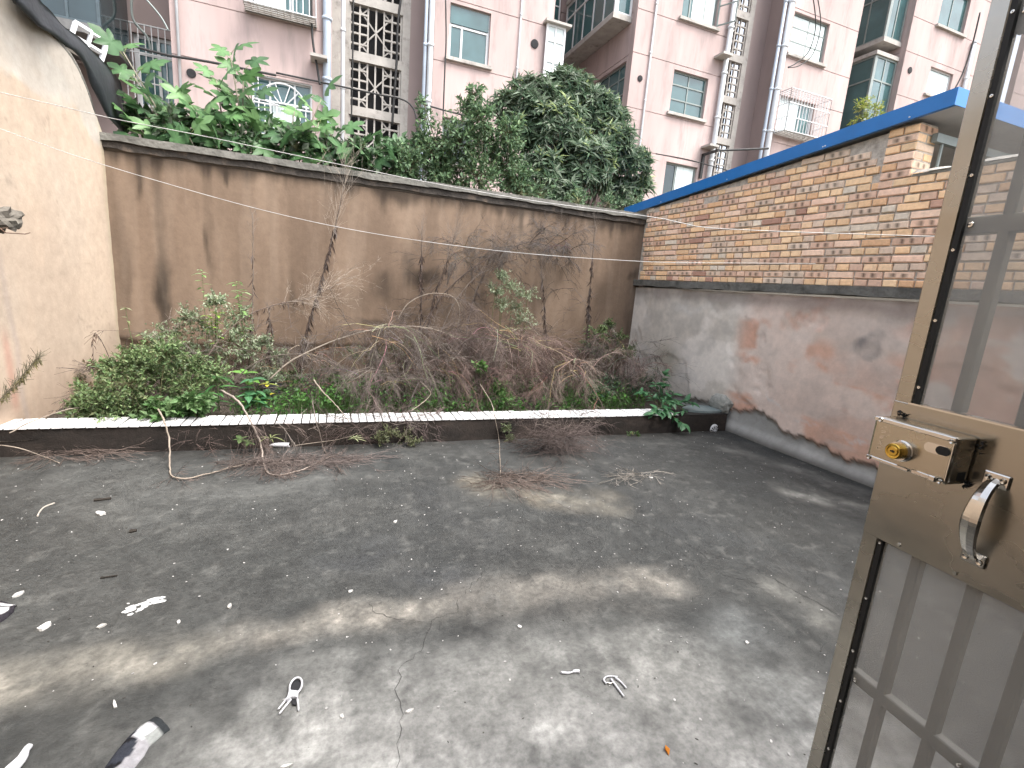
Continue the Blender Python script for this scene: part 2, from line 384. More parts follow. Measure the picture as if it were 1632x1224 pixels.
wstain(700, 500, .5, .2, .4); wstain(880, 430, .35, .35, .4); wstain(560, 480, .3, .2, .3); wstain(960, 480, .2, .4, .35); wstain(460, 460, .05, .3, .35); wstain(820, 370, .3, .12, .3)
# damp, darker lower part with a ragged upper edge
low = sst(.66, .42, Z+.30*(fbm(X*2.4, Z*2, 4, 38)-.5)); C = mixc(C, low*.65, (.085, .06, .045))
C = mixc(C, low*sst(.5, .7, fbm(X*6, Z*6, 4, 39))*.6, (.03, .025, .021))
Dp = .010*(fbm(X*1.5, Z*1.5, 4, 41)-.5)+.012*low*(fbm(X*8, Z*8, 4, 42)-.3)+.02*sst(.56, .5, Z+.12*(fbm(X*3.3, Z*2, 4, 43)-.5))
C = mixc(C, sst(.50, .60, fbm(X*11, Z*.8, 5, 49))*sst(.9, 1.9, Z)*.16, (.13, .10, .078)); C = mixc(C, sst(.54, .66, fbm(X*8+3, Z*.7, 5, 50))*.16, (.40, .335, .28))
C = C*np.array([.645, .60, .55])
mb = MB(); grid(mb, np.stack([X, YB+Dp, Z], -1), C)
mb.box((-2.05, YB+.05, -.1), (4.12, YB+.24, 2.345), (.27, .21, .165))
mb.box((-2.05, YB-.004, 2.30), (4.12, YB+.05, 2.344), (.09, .075, .06))
wm = mb.build('wall', M_render, bw, smooth=True); wm.matrix_parent_inverse = Matrix.Translation((-1.0, -YB, 0))
# coping: dark bed course and a lighter slab above it, both uneven
def coping(parent, pts, w_, h, over, name, mat, sd, inv):
    mb = MB(); n = 120; v = []; f = []; rr = random.Random(sd)
    for i in range(n+1):
        t = i/n; a = Vector(pts[0]).lerp(Vector(pts[1]), t)
        j = .010*(float(fbm(t*40, sd, 3, sd))-.5)*2; k_ = .012*(float(fbm(t*30, sd+3, 3, sd))-.5)*2; l_ = .020*(float(fbm(t*34, sd+5, 3, sd))-.5)*2
        dv = Vector(over)
        v += [a+dv*(1+j*9)+Vector((0, 0, l_*.8)), a+dv*(1+k_*9)+Vector((0, 0, h+k_*.5)), a+Vector(w_)+Vector((0, 0, h+j*.5)), a+Vector(w_)]
        if i: f += [((i-1)*4+q, i*4+q, i*4+(q+1) % 4, (i-1)*4+(q+1) % 4) for q in range(4)]
    f += [(3, 2, 1, 0), (n*4, n*4+1, n*4+2, n*4+3)]
    mb.add([tuple(p) for p in v], f); o = mb.build(name, mat, parent)
    if inv is not None: o.matrix_parent_inverse = Matrix.Translation(inv)
    return o
M_bed = pmat('mossy_dark_cement', (.055, .047, .04), rough=.95, var=.5, scale=9, bump=.01, bscale=30, coord='World', dirt=((.16, .12, .09), 7, .55, .75))
coping(bw, [(-2.05, YB, 2.316), (4.12, YB, 2.316)], (0, .27, 0), .064, (0, -.022, 0), 'coping_bed', M_bed, 3, (-1.0, -YB, 0))
coping(bw, [(-2.06, YB, 2.381), (4.13, YB, 2.381)], (0, .30, 0), .064, (0, -.055, 0), 'coping', M_coping, 4, (-1.0, -YB, 0))

# ------------------------------------------------------------------ left wall (end wall of the neighbour's shed, rounded shoulder)
lw = empty('side_wall', (XL(4), 4, 0), label='tall cream rendered wall with rounded shoulder at the left', cat='wall')
def ltop(y): return np.interp(y, [-.3, 4.5, 4.84, 5.13, 5.37, 5.50, 5.59, 5.68, 5.76, 5.83, 5.90], [3.03, 3.03, 3.03, 3.01, 2.97, 2.93, 2.87, 2.78, 2.66, 2.52, 2.40])
ys = np.arange(-.28, 5.90, .022); vs = np.linspace(0, 1, 130); Y, Vv = np.meshgrid(ys, vs); Z = -.05+Vv*(ltop(Y)+.05)
C = np.zeros(Y.shape+(3,))+np.array([.56, .465, .375])
C = mixc(C, sst(.4, .75, fbm(Y*1.2, Z*1.2, 5, 51))*.5, (.50, .40, .315))
C = mixc(C, sst(.5, .8, fbm(Y*3, Z*1, 4, 52))*.4, (.62, .54, .455))
C = mixc(C, sst(.12, .0, np.abs(np.hypot((Y-5.0)/.45, (Z-2.62)/.20)-.5)-.35+.5*(fbm(Y*6, Z*6, 4, 53)-.5))*.5*sst(2.25, 2.5, Z), (.50, .49, .46))
C = mixc(C, sst(2.48, 2.56, Z+.7*(fbm(Y*2.2, Z*2.2, 5, 54)-.5))*.75, (.47, .455, .42))
C = mixc(C, sst(.75, .1, Z+.4*(fbm(Y*3, Z*3, 4, 55)-.5))*.5, (.42, .305, .23))
C = mixc(C, sst(.12, .02, Z+.1*(fbm(Y*5, Z*5, 4, 56)-.5))*.6, (.16, .13, .10))
C = mixc(C, sst(.10, .0, 5.86-Y)*.6, (.40, .36, .25))
C = mixc(C, sst(.05, .0, np.abs(Y-4.31+.05*(Z-1)+.06*(fbm(Z*4, Y*2, 3, 57)-.5)))*sst(1.5, 1.2, Z)*.6, (.42, .36, .33))
C = mixc(C, sst(.06, .0, np.abs(Y-4.24+.03*(Z-.6)))*sst(.9, .7, Z)*sst(.2, .35, Z)*.5, (.52, .25, .20))
Dp = .014*(fbm(Y*1.3, Z*1.3, 4, 58)-.5)-.010*sst(2.4, 2.6, Z+.3*(fbm(Y*3, Z*3, 3, 54)-.5))+.004*(fbm(Y*12, Z*12, 3, 59)-.5)
C = mixc(C, sst(.50, .56, fbm(Y*2.7, Z*1.3, 5, 151))*.22, (.42, .36, .30)); C = mixc(C, sst(.0035, .0, np.abs(fbm(Y*1.1, Z*.8, 5, 152)-.5))*.35, (.22, .19, .16))
C = C*np.array([.80, .775, .745])
mb = MB(); grid(mb, np.stack([XL(Y)+Dp, Y, Z], -1), C, flip=True)
yy = np.arange(-.28, 5.90, .06); poly = [(XL(y)-.03, y, float(ltop(y))-.003) for y in yy]+[(XL(5.89)-.03, 5.89, -.05), (XL(-.28)-.03, -.28, -.05)]
mb.prism(poly, (-.24, 0, 0), (.40, .37, .33))
o = mb.build('wall', M_render, lw, smooth=True); o.matrix_parent_inverse = Matrix.Translation((-XL(4), -4, 0))
# rounded rim of bare cement along the shoulder
mb = MB(); mb.tube([(XL(y)-.05, y, float(ltop(y))-.015) for y in np.arange(-.2, 5.88, .08)], .045, 8); o = mb.build('rim', M_coping, lw, smooth=True); o.matrix_parent_inverse = Matrix.Translation((-XL(4), -4, 0))

# black rubber sheet lying over the top of the left wall, hanging over its shoulder
mb = MB()
A_ = [(5, -40), (24, 0), (60, 38), (92, 60), (120, 80), (140, 110), (155, 150), (172, 185), (200, 213)]
B_ = [(40, -50), (64, 0), (85, 25), (112, 48), (132, 66), (165, 98), (190, 125), (199, 165), (203, 213)]
def lwp(px, py, off): 
    n = Vector((1.83, .114, 0)).normalized(); return atp(px, py, n, n.dot(Vector((-1.9, 5.86, 0)))-off)
def dens(L, n=28):
    L = [Vector((*p, 0)) for p in L]; d = [0]
    for a, b in zip(L[:-1], L[1:]): d.append(d[-1]+(b-a).length)
    out = []
    for i in range(n):
        t = d[-1]*i/(n-1); out.append((float(np.interp(t, d, [p.x for p in L])), float(np.interp(t, d, [p.y for p in L]))))
    return out
a_ = dens(A_); b_ = dens(B_); v = []; f = []
for i, (p, q) in enumerate(zip(a_, b_)):
    P0 = lwp(*p, .05); P1 = lwp(*q, .12)
    for k in range(6):
        t = k/5; pt = P0.lerp(P1, t)+Vector((.008*math.sin(t*math.pi)+.008*math.sin(i*.9+k*1.7), 0, .008*math.sin(i*1.3+k)))
        v.append(pt)
n6 = len(a_)
top = [tuple(p) for p in v]; bot = [tuple(p+Vector((-.02, .01, .0))) for p in v]
for i in range(n6-1):
    for k in range(5):
        q = (i*6+k, i*6+k+1, (i+1)*6+k+1, (i+1)*6+k); f.append(q); f.append(tuple(x+n6*6 for x in q[::-1]))
for i in range(n6-1):
    for k in (0, 5): f.append((i*6+k, (i+1)*6+k, (i+1)*6+k+n6*6, i*6+k+n6*6))
mb.add(top+bot, f)
mb.build('rubber_sheet', M_rubber, smooth=True, label='black rubber sheet draped over the shoulder of the left wall', cat='sheet')

# broken stub of masonry and bent wire poking out of the left wall
bm = bmesh.new(); bmesh.ops.create_icosphere(bm, subdivisions=3, radius=1)
mb = MB(); c0 = lwp(-4, 345, 0)
rr = random.Random(4); V = []
for v_ in bm.verts:
    p = v_.co; s_ = 1+.9*(float(fbm(p.x*2.2+5, p.z*2.2+p.y*1.3, 3, 61))-.5)+1.1*(float(fbm(p.y*4+p.x*3, p.z*5+p.x*4, 3, 62))-.5)
    V.append((c0.x+.01+p.x*.08*s_, c0.y+p.y*.12*s_, c0.z-.01+p.z*.065*s_+.02*p.y))
mb.add(V, [tuple(q.index for q in fc.verts) for fc in bm.faces], (.12, .108, .09)); bm.free()
st = mb.build('masonry_stub', M_concrete, label='rough grey stub of broken masonry sticking out of the left wall', cat='stub')
mb = MB(); mb.tube([lwp(-14, 356, -.02), lwp(0, 364, -.06), lwp(9, 371, -.08), lwp(25, 372, -.09), lwp(40, 373, -.1), lwp(48, 371, -.1)], [.004, .004, .0035, .003, .003, .002], 6, (.12, .08, .06))
mb.tube([lwp(1, 364, -.06), lwp(13, 363, -.08)], [.003, .002], 5, (.12, .08, .06))
mb.build('bent_wire', M_twig, label='thin rusty bent wire below the masonry stub at the left', cat='wire')

# ------------------------------------------------------------------ right wall: plastered base wall with coping
rwl = empty('boundary_wall', (XR(3), 3, 0), label='low grey and pink plastered wall under the brickwork at the right', cat='wall')
rinv = Matrix.Translation((-XR(3), -3, 0))
def rwp(px, py, off=0.):
    n = Vector((1, .0146, 0)).normalized(); return atp(px, py, n, n.dot(Vector((XR(3), 3, 0)))-off)
ys = np.arange(-.28, 5.87, .02); zs = np.arange(-.06, 1.50, .02); Y, Z = np.meshgrid(ys, zs)
jag = [rwp(*p) for p in [(1050, 628), (1120, 640), (1162, 655), (1185, 656), (1205, 656), (1222, 664), (1236, 676), (1250, 692), (1262, 698), (1290, 704), (1320, 718), (1345, 732), (1392, 744), (1500, 800)]]
jy = [p.y for p in jag][::-1]; jz = [p.z for p in jag][::-1]
zj = np.interp(Y, jy, jz)+.05*(fbm(Y*9, Y*0+2, 4, 71)-.5)+.07*(fbm(Y*26, Y*0+5, 4, 86)-.5)
up = sst(-.012, .012, Z-zj)
C = np.zeros(Y.shape+(3,))+np.array([.58, .55, .505])
n1 = fbm(Y*.9, Z*1.1, 5, 72); n2 = fbm(Y*2.1+3, Z*2.1, 5, 73); n3 = fbm(Y*1.4, Z*5, 5, 74)
pinkz = sst(4.05, 3.75, Y)                                 # pink limewash nearer the door
C = mixc(C, pinkz*sst(.36, .44, n1)*.85, (.68, .42, .315))
C = mixc(C, pinkz*sst(.50, .57, n2)*.55, (.64, .37, .28))
C = mixc(C, sst(.50, .58, fbm(Y*1.7+9, Z*2.3, 5, 75))*.85, (.74, .71, .67))
C = mixc(C, sst(.55, .63, n3)*.55, (.60, .58, .55))
C = C*np.array([1.04, 1.0, .95]); C = mixc(C, pinkz*.32*(.4+1.2*fbm(Y*1.3, Z*1.3, 4, 87)), (.62, .39, .29)); C = mixc(C, sst(.52, .72, fbm(Y*3.7, Z*4.4, 5, 76))*.30*(1-pinkz*.4), (.24, .235, .22))
C = mixc(C, sst(.18, .02, np.abs(Z-1.42)+.12*(fbm(Y*4, Z*4, 3, 77)-.3))*.55, (.17, .13, .115))
C = mixc(C, sst(.16, .03, np.hypot((Y-2.62)/1.0, (Z-1.12)/.8)+.30*(fbm(Y*6, Z*6, 4, 78)-.5))*.7*fbm(Y*11, Z*11, 3, 85)*1.6, (.15, .15, .15))
C = mixc(C, sst(.30, .05, np.hypot((Y-5.0), (Z-.55)*.8)+.3*(fbm(Y*3, Z*3, 4, 79)-.5))*.5, (.33, .29, .20))
C = mixc(C, sst(.05, .0, np.abs(Z-zj-.17-.06*(fbm(Y*3, Y*0, 3, 80)-.5))+.05*fbm(Y*7, Z*7, 3, 81))*sst(4.0, 3.6, Y)*.9, (.62, .60, .57))
C = mixc(C, sst(.03, .0, np.abs(Z-zj-.015))*.8, (.10, .085, .07))
Cl = np.zeros(C.shape)+np.array([.36, .355, .33]); Cl = mixc(Cl, sst(.45, .6, fbm(Y*5, Z*5, 5, 82))*.6, (.45, .44, .41)); Cl = mixc(Cl, sst(.10, 0, Z)*.8, (.09, .085, .075))
C = C*up[..., None]+Cl*(1-up[..., None])
Dp = -.030*up+.008*(fbm(Y*2, Z*2, 4, 83)-.5)-.016*(1-up)*(fbm(Y*6, Z*6, 4, 84)-.5)+.012*up*sst(.52, .62, n2)-.04*(1-up)*sst(.14, .0, Z)
mb = MB(); grid(mb, np.stack([XR(Y)+.02+Dp, Y, Z], -1), C)
mb.box((XR(3)+.075, -.28, -.06), (XR(3)+.30, 6.05, 1.50), (.3, .28, .25))
o = mb.build('wall', M_render, rwl, smooth=True); o.matrix_parent_inverse = rinv
c1 = coping(rwl, [(XR(-.28)-.0, -.28, 1.500), (XR(5.86), 5.855, 1.500)], (.32, 0, 0), .078, (-.055, 0, 0), 'coping', M_coping, 6, None); c1.matrix_parent_inverse = rinv

# broken lump of plaster by the end of the kerb
def lump(name, c, s3, sd, col, mat, **k):
    bm = bmesh.new(); bmesh.ops.create_icosphere(bm, subdivisions=3, radius=1); mb = MB(); V = []
    for v_ in bm.verts:
        p = v_.co; q = 1+.55*(float(fbm(p.x*1.6+sd, p.z*1.6+p.y*1.1, 3, sd))-.5)+.25*(float(fbm(p.y*5+sd, p.z*5+p.x*4, 3, sd+1))-.5)
        V.append((c[0]+p.x*s3[0]*q, c[1]+p.y*s3[1]*q, c[2]+p.z*s3[2]*q))
    mb.add(V, [tuple(q.index for q in fc.verts) for fc in bm.faces], col); bm.free()
    return mb.build(name, mat, **k)
lump('plaster_lump', rwp(1148, 643, .02), (.06, .16, .12), 12, (.30, .30, .27), M_concrete, label='grey lump of broken mortar against the right wall above the kerb end', cat='mortar lump')

# ------------------------------------------------------------------ planter kerb with white tiles
kb = empty('planter_kerb', (1.0, KY(1.0), 0), math.atan(-.0199), label='low dark kerb topped with white tiles across the yard', cat='kerb')
L0, L1 = -3.03, 3.075
xs = np.arange(L0, L1, .03); zs = np.linspace(-.03, KH-.010, 12); X, Z = np.meshgrid(xs, zs)
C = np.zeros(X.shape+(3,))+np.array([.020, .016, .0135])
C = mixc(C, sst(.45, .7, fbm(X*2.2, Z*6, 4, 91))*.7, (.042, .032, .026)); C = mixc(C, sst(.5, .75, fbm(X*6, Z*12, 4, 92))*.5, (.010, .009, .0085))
mb = MB(); grid(mb, np.stack([X, .006+.012*(fbm(X*5, Z*8, 4, 93)-.5), Z], -1), C)
mb.box((L0, .02, -.03), (L1, .20, KH-.0105), (.05, .042, .036)); mb.box((L0, .004, KH-.013), (L1, .22, KH-.010), (.022, .02, .018))
mb.build('kerb_body', M_concrete, kb, smooth=False)
mbt = MB(); mbt.cbox((-.0265, 0, 0), (.0265, .238, .009), .0016); tile_me = mbt.mesh('tile', M_tile)
x = L0+.04; i = 0
while x < 2.40:
    o = link('tile', tile_me, kb, (x, rnd(-.008, -.003), KH-.0098+rnd(-.001, .001))); o.rotation_euler = (rnd(-.012, .012), rnd(-.03, .03), rnd(-.015, .015)); o.scale = (1+rnd(-.015, .012), 1+rnd(-.012, .005), 1)
    x += .0617; i += 1
# slate slab on the kerb end and fan-shaped drain cover
p = atZ(1120, 651, KH+.01); mb = MB(); n = 40; v = []
for k in range(n):
    t = 2*math.pi*k/n; q = 1+.10*(float(fbm(math.cos(t)*2+3, math.sin(t)*2, 3, 95))-.5)*2
    v.append((p.x+.26*math.cos(t)*q, p.y+.13*math.sin(t)*q, KH-.008))
mb.prism([tuple(a) for a in v], (0, 0, .022), (.15, .18, .18)); mb.build('slate_slab', pmat('wet_slate', (.17, .21, .21), rough=.4, var=.2, scale=12, coord='World'), label='flat blue grey rounded slab on the right end of the kerb', cat='slab')
dc = atY(1137, 683, KY(3.0)-.004)
dr = empty('drain_cover', dc, label='small white fan slotted drain cover at the right end of the kerb', cat='drain cover')
mb = MB(); mb.lathe([(.0, 0), (.052, 0), (.052, .010), (.044, .016), (.0, .019)], Matrix.Rotation(R(90), 4, 'X'), 28, (.85, .85, .82)); mb.build('disc', M_white, dr)
for k in range(6):
    t = R(35+k*26); c_ = Vector((math.cos(t), 0, math.sin(t))); s_ = Vector((-math.sin(t), 0, math.cos(t)))
    q = Vector((.012, -.0195, -.028)); mb = MB(); mb.prism([tuple(q+c_*.022-s_*.0022), tuple(q+c_*.022+s_*.0022), tuple(q+c_*.062+s_*.0062), tuple(q+c_*.062-s_*.0062)], (0, .006, 0)); mb.build('slot', M_dark, dr)

# the house the camera stands at: its wall behind the camera shades the yard
mb = MB()
for a, b in [((-7, -.55, -.05), (-.3, -.31, 2.6)), ((.99, -.55, -.05), (7, -.31, 2.6)), ((-.3, -.55, 2.12), (.99, -.31, 2.6)), ((-7, -5.2, 2.5), (7, -.55, 2.6)), ((-7, -5.2, -.05), (7, -5.0, 2.5))]: mb.box(a, b, (.5, .45, .38))
mb.build('house_wall', M_render, kind='structure')
# ================================================================== BRICKWORK AND BLUE ROOF
ANG = math.atan(.0146)
bk = empty('brick_wall', (XR(0), 0, 0), ANG, label='rough yellow and pink brick wall built on top of the right wall', cat='brick wall')
YC = rwp(1463, 220).y                              # near corner of the pier
def zroof(y): return 2.815-.0865*(y-2.37)
ZB = 1.580; PITCH_ = .0632; ZSTEP = 2.425
mb = MB()
ya = np.arange(.4, 5.86, .03)
poly = [(0, .4, ZB-.002)]+[(0, 5.862, ZB-.002)]+[(0, y, zroof(y)-.012) for y in np.arange(5.86, YC, -.2)]+[(0, YC+.01, zroof(YC)-.03), (0, YC+.01, ZSTEP-.01), (0, .4, ZSTEP-.01)]
mb.prism([(.017, p_[1], p_[2]) for p_ in poly], (.215, 0, 0)); mb.build('mortar', M_mortar, bk)
PAL = {'y': [(.88, .58, .34), (.88, .61, .37), (.86, .59, .37), (.88, .54, .31)], 'p': [(.82, .55, .40), (.84, .59, .43), (.79, .52, .37)],
       'd': [(.78, .59, .44), (.75, .56, .42), (.80, .62, .47)], 'r': [(.52, .30, .22), (.60, .36, .26)], 'g': [(.74, .62, .48), (.78, .66, .52)]}
def brick_geo(mb, l, h, col, spots, sd, o=(0, 0, 0), d=.10):
    """one brick: rounded front arrises, uneven faces; spotted ones carry the dark kiln marks of the stretchers"""
    rr = random.Random(sd); j = lambda a: rr.uniform(-a, a); e = rr.uniform(.004, .008); s_ = j(.0015)
    def ring(x, iy, iz): return [(x+j(.001), -l/2+iy+j(.0015), iz+j(.0012)), (x+j(.001), l/2-iy+j(.0015), iz+j(.0012)), (x+j(.001), l/2-iy+j(.0015), h-iz+j(.0012)), (x+j(.001), -l/2+iy+j(.0015), h-iz+j(.0012))]
    V = ring(d, 0, 0)+ring(e, 0, 0)+ring(0, e, e)
    F = [(a*4+k, a*4+(k+1) % 4, (a+1)*4+(k+1) % 4, (a+1)*4+k) for a in (0, 1) for k in range(4)]
    V = [(o[0]+a, o[1]+b, o[2]+c) for a, b, c in V]
    f0 = len(V)
    if not spots:
        F.append((8, 9, 10, 11)); mb.add(V, F, col); return
    # front face cut into columns so that the marks are fields of their own colour
    n = 9; W_ = []; cc = [col]*len(V)
    ms = [rr.uniform(.28, .36), rr.uniform(.64, .72)]; dk = np.array(col)*rr.uniform(.12, .38)
    for k in range(n+1):
        t = k/n
        for q in range(4):
            a = Vector(V[8]).lerp(Vector(V[9]), t); b = Vector(V[11]).lerp(Vector(V[10]), t); p = a.lerp(b, [0, .3, .75, 1][q]); W_.append(tuple(p))
            m_ = max(math.exp(-((t-c_)/.075)**4) for c_ in ms)*(1 if q in (1, 2) else .4)
            cc.append(tuple(np.array(col)*(1-m_)+dk*m_))
    for k in range(n):
        for q in range(3): F.append((f0+k*4+q, f0+(k+1)*4+q, f0+(k+1)*4+q+1, f0+k*4+q+1))
    mb.add(V+W_, F, np.array(cc))
VAR = {}
def variant(kind, key, idx):
    k_ = (kind, key, idx)
    if k_ not in VAR:
        mb = MB(); l = .1005 if kind == 'h' else .2135
        c = PAL[key][idx % len(PAL[key])]; rr = random.Random(idx*37+ord(key)*11+ord(kind)); g_ = rr.uniform(.86, 1.12); c = tuple(min(1, x*g_) for x in c)
        brick_geo(mb, l, .0510, c, kind == 's' and idx >= 2 and key in 'pd', idx*7+len(key)*13+ord(key))
        VAR[k_] = (mb.mesh('brick', M_brick), c)
    return VAR[k_][0]
rr = random.Random(11); LST = []
for row in range(0, 21):
    z = ZB+.003+row*PITCH_
    hd = row % 2 == 0
    y = 5.86-rr.uniform(0, .1)
    while y > .45:
        r_ = rr.random()
        kind = 'h' if (hd and r_ < .95) or (not hd and r_ < .15) else 's'
        step = .1132 if kind == 'h' else .2264
        yc = y-step/2; y -= step*rr.uniform(.985, 1.02)
        zz = z+.006*(float(fbm(yc*1.4, row*.7, 3, 101))-.5)*2
        top = zz+.0525
        lim = zroof(yc-step/2)-.006 if yc-step/2 > YC+.22 else (0 if yc+step/2 > YC else ZSTEP)
        if yc+step/2 > YC and yc-step/2 < YC+.22: lim = zroof(yc)-.05 if z < ZSTEP-.08 else 0
        if top > lim: continue
        if zroof(yc)-top < .11 and rr.random() < .22: continue
        q = rr.random()
        if kind == 'h': key = 'y' if q < .70 else 'p' if q < .88 else 'd' if q < .95 else 'g' if q < .985 else 'r'
        else: key = 'p' if q < .46 else 'd' if q < .72 else 'y' if q < .91 else 'r' if q < .945 else 'g'
        LST.append((kind, key, rr.randrange(0, 6), yc, zz, rr.uniform(-.006, .004), rr.uniform(-.012, .012), rr.uniform(-.012, .012)))
# the pier that carries the roof: front face in the wall plane and a return face towards the door
PIER = []
row = 0; z = ZSTEP-.085
k0 = int(round((z-ZB-.003)/PITCH_))
for row in range(k0, 21):
    z = ZB+.003+row*PITCH_
    if z+.0525 > zroof(YC)-.01: break
    if row % 2 == 0:
        for a in (.052, .165): LST.append(('h', rr.choice('yypy'), rr.randrange(6), YC+a, z, -.006, 0, 0))
        PIER.append(('s', rr.choice('pdy'), rr.randrange(6), .108, z))
    else:
        LST.append(('s', rr.choice('pdp'), rr.randrange(6), YC+.108, z, -.006, 0, 0))
        for a in (.052, .165): PIER.append(('h', rr.choice('yyp'), rr.randrange(6), a, z))
def vis(b):
    P = Vector((XR(b[3]), b[3], b[4])); d = P-CAM; u = d.dot(_rt)/d.dot(_fw)*FPX+816; v_ = 612-d.dot(_up)/d.dot(_fw)*FPX
    a = (2 if b[0] == 's' else 1)*abs(d.x)/d.length**3
    return a if u < 1632 else 0
LST.sort(key=vis, reverse=True)
npi = len(PIER)
for b in LST[:300-npi]:
    o = link('brick', variant(b[0], b[1], b[2]), bk, (b[5], b[3], b[4])); o.rotation_euler = (b[6], 0, b[7])
for b in PIER:
    o = link('brick', variant(b[0], b[1], b[2]), bk, (b[3], YC-.001, b[4])); o.rotation_euler = (0, 0, R(90))
mb = MB()
for i, b in enumerate(LST[300-npi:]):
    c = PAL[b[1]][b[2] % len(PAL[b[1]])]; brick_geo(mb, .1005 if b[0] == 'h' else .2135, .0510, c, b[0] == 's' and b[2] >= 2 and b[1] in 'pd', i, (b[5], b[3], b[4]))
mb.build('brickwork', M_brick, bk, kind='stuff')
mb = MB(); mb.box((.013, YC+.004, ZSTEP-.1), (.212, YC+.212, zroof(YC)-.01)); mb.build('pier_core', M_mortar, bk)
# mortar smeared over the stepped-down top
mb = MB(); ys = np.linspace(.45, YC-.02, 50); us = np.linspace(-.02, .24, 8); Yg, Ug = np.meshgrid(ys, us)
grid(mb, np.stack([Ug, Yg, ZSTEP-.012+.05*fbm(Yg*5, Ug*8, 4, 105)*sst(-.03, .02, Ug)+.05*sst(YC-.35, YC-.1, Yg)*sst(.0, .1, Ug)*fbm(Yg*9, Ug*9, 3, 106)], -1), np.ones(Yg.shape+(3,)))
mb.box((0, .45, ZSTEP-.03), (.225, YC-.02, ZSTEP-.011)); mb.build('mortar_cap', pmat('pale_mortar', (.38, .36, .32), rough=1, var=.25, scale=20, bump=.01, bscale=40, coord='World'), bk, smooth=True)

# blue shed roof
rf = empty('shed', (XR(2.4), 2.37, 2.8), label='shed with blue sheet metal roof resting on the brick wall', cat='shed')
ri = Matrix.Translation(-rf.location)
def rpt(x, y, z): return (x, y, z)
y0, y1 = 2.37, 6.34; xf = 4.03
def zr(y): return zroof(y)
mb = MB(); T = .112
def slab(mb, x0, x1, ya, yb, za, zb, t):      # za, zb: underside heights at ya, yb
    v = [(x0, ya, za), (x1, ya, za), (x1, yb, zb), (x0, yb, zb), (x0, ya, za+t), (x1, ya, za+t), (x1, yb, zb+t), (x0, yb, zb+t)]
    mb.add(v, [(0, 3, 2, 1), (4, 5, 6, 7), (0, 1, 5, 4), (1, 2, 6, 5), (2, 3, 7, 6), (3, 0, 4, 7)])
slab(mb, xf, xf+.004, y0, y1, zr(y0), zr(y1), T); slab(mb, xf+.0042, xf+.03, y0+.004, y1, zr(y0)-.001, zr(y1)-.001, .004)
slab(mb, xf+.0045, 6.6, y0, y0+.004, zr(y0), zr(y0), T)
fa = mb.build('fascia', M_blue, rf); fa.matrix_parent_inverse = ri
mb = MB(); slab(mb, xf+.006, 6.6, y0+.006, y1, zr(y0)+.02, zr(y1)+.02, .075)
o = mb.build('soffit', M_soffit, rf); o.matrix_parent_inverse = ri
mb = MB(); xg = np.arange(xf+.006, 6.6, .03); v = []; f = []
for i, x in enumerate(xg):
    q = .018 if (i // 3) % 2 else 0
    v += [(x, y0+.01, zr(y0)+.098+q), (x, y1, zr(y1)+.098+q)]
    if i: f.append((2*i-2, 2*i, 2*i+1, 2*i-1))
mb.add(v, f); o = mb.build('roof_sheet', M_blue, rf); o.matrix_parent_inverse = ri
for k, yy in enumerate((2.65, 3.3, 3.32, 4.4, 5.5)):
    mb = MB(); mb.lathe([(0, 0), (.007, 0), (.005, .004), (0, .005)], Matrix.Translation((xf, yy, zr(yy)+.018)) @ Matrix.Rotation(R(-90), 4, 'Y'), 8, (.6, .6, .6)); o = mb.build('rivet', M_white, rf); o.matrix_parent_inverse = ri
# shed behind: dark back wall and steel truss under the roof
mb = MB(); mb.box((6.4, .6, 0), (6.6, 6.2, 2.44)); o = mb.build('wall', pmat('shed_grey', (.10, .11, .12), rough=.9, coord='World'), rf); o.matrix_parent_inverse = ri
mb = MB(); mb.box((4.25, 2.56, 2.66), (6.3, 2.60, 2.72)); o = mb.build('beam', M_steelframe, rf); o.matrix_parent_inverse = ri
for P_, r_ in (([(4.35, 2.58, 2.30), (5.3, 2.58, 2.66)], .008), ([(4.35, 2.58, 1.5), (4.35, 2.58, 2.66)], .012)):
    mb = MB(); mb.tube(P_, r_, 6); o = mb.build('brace', M_steelframe, rf); o.matrix_parent_inverse = ri

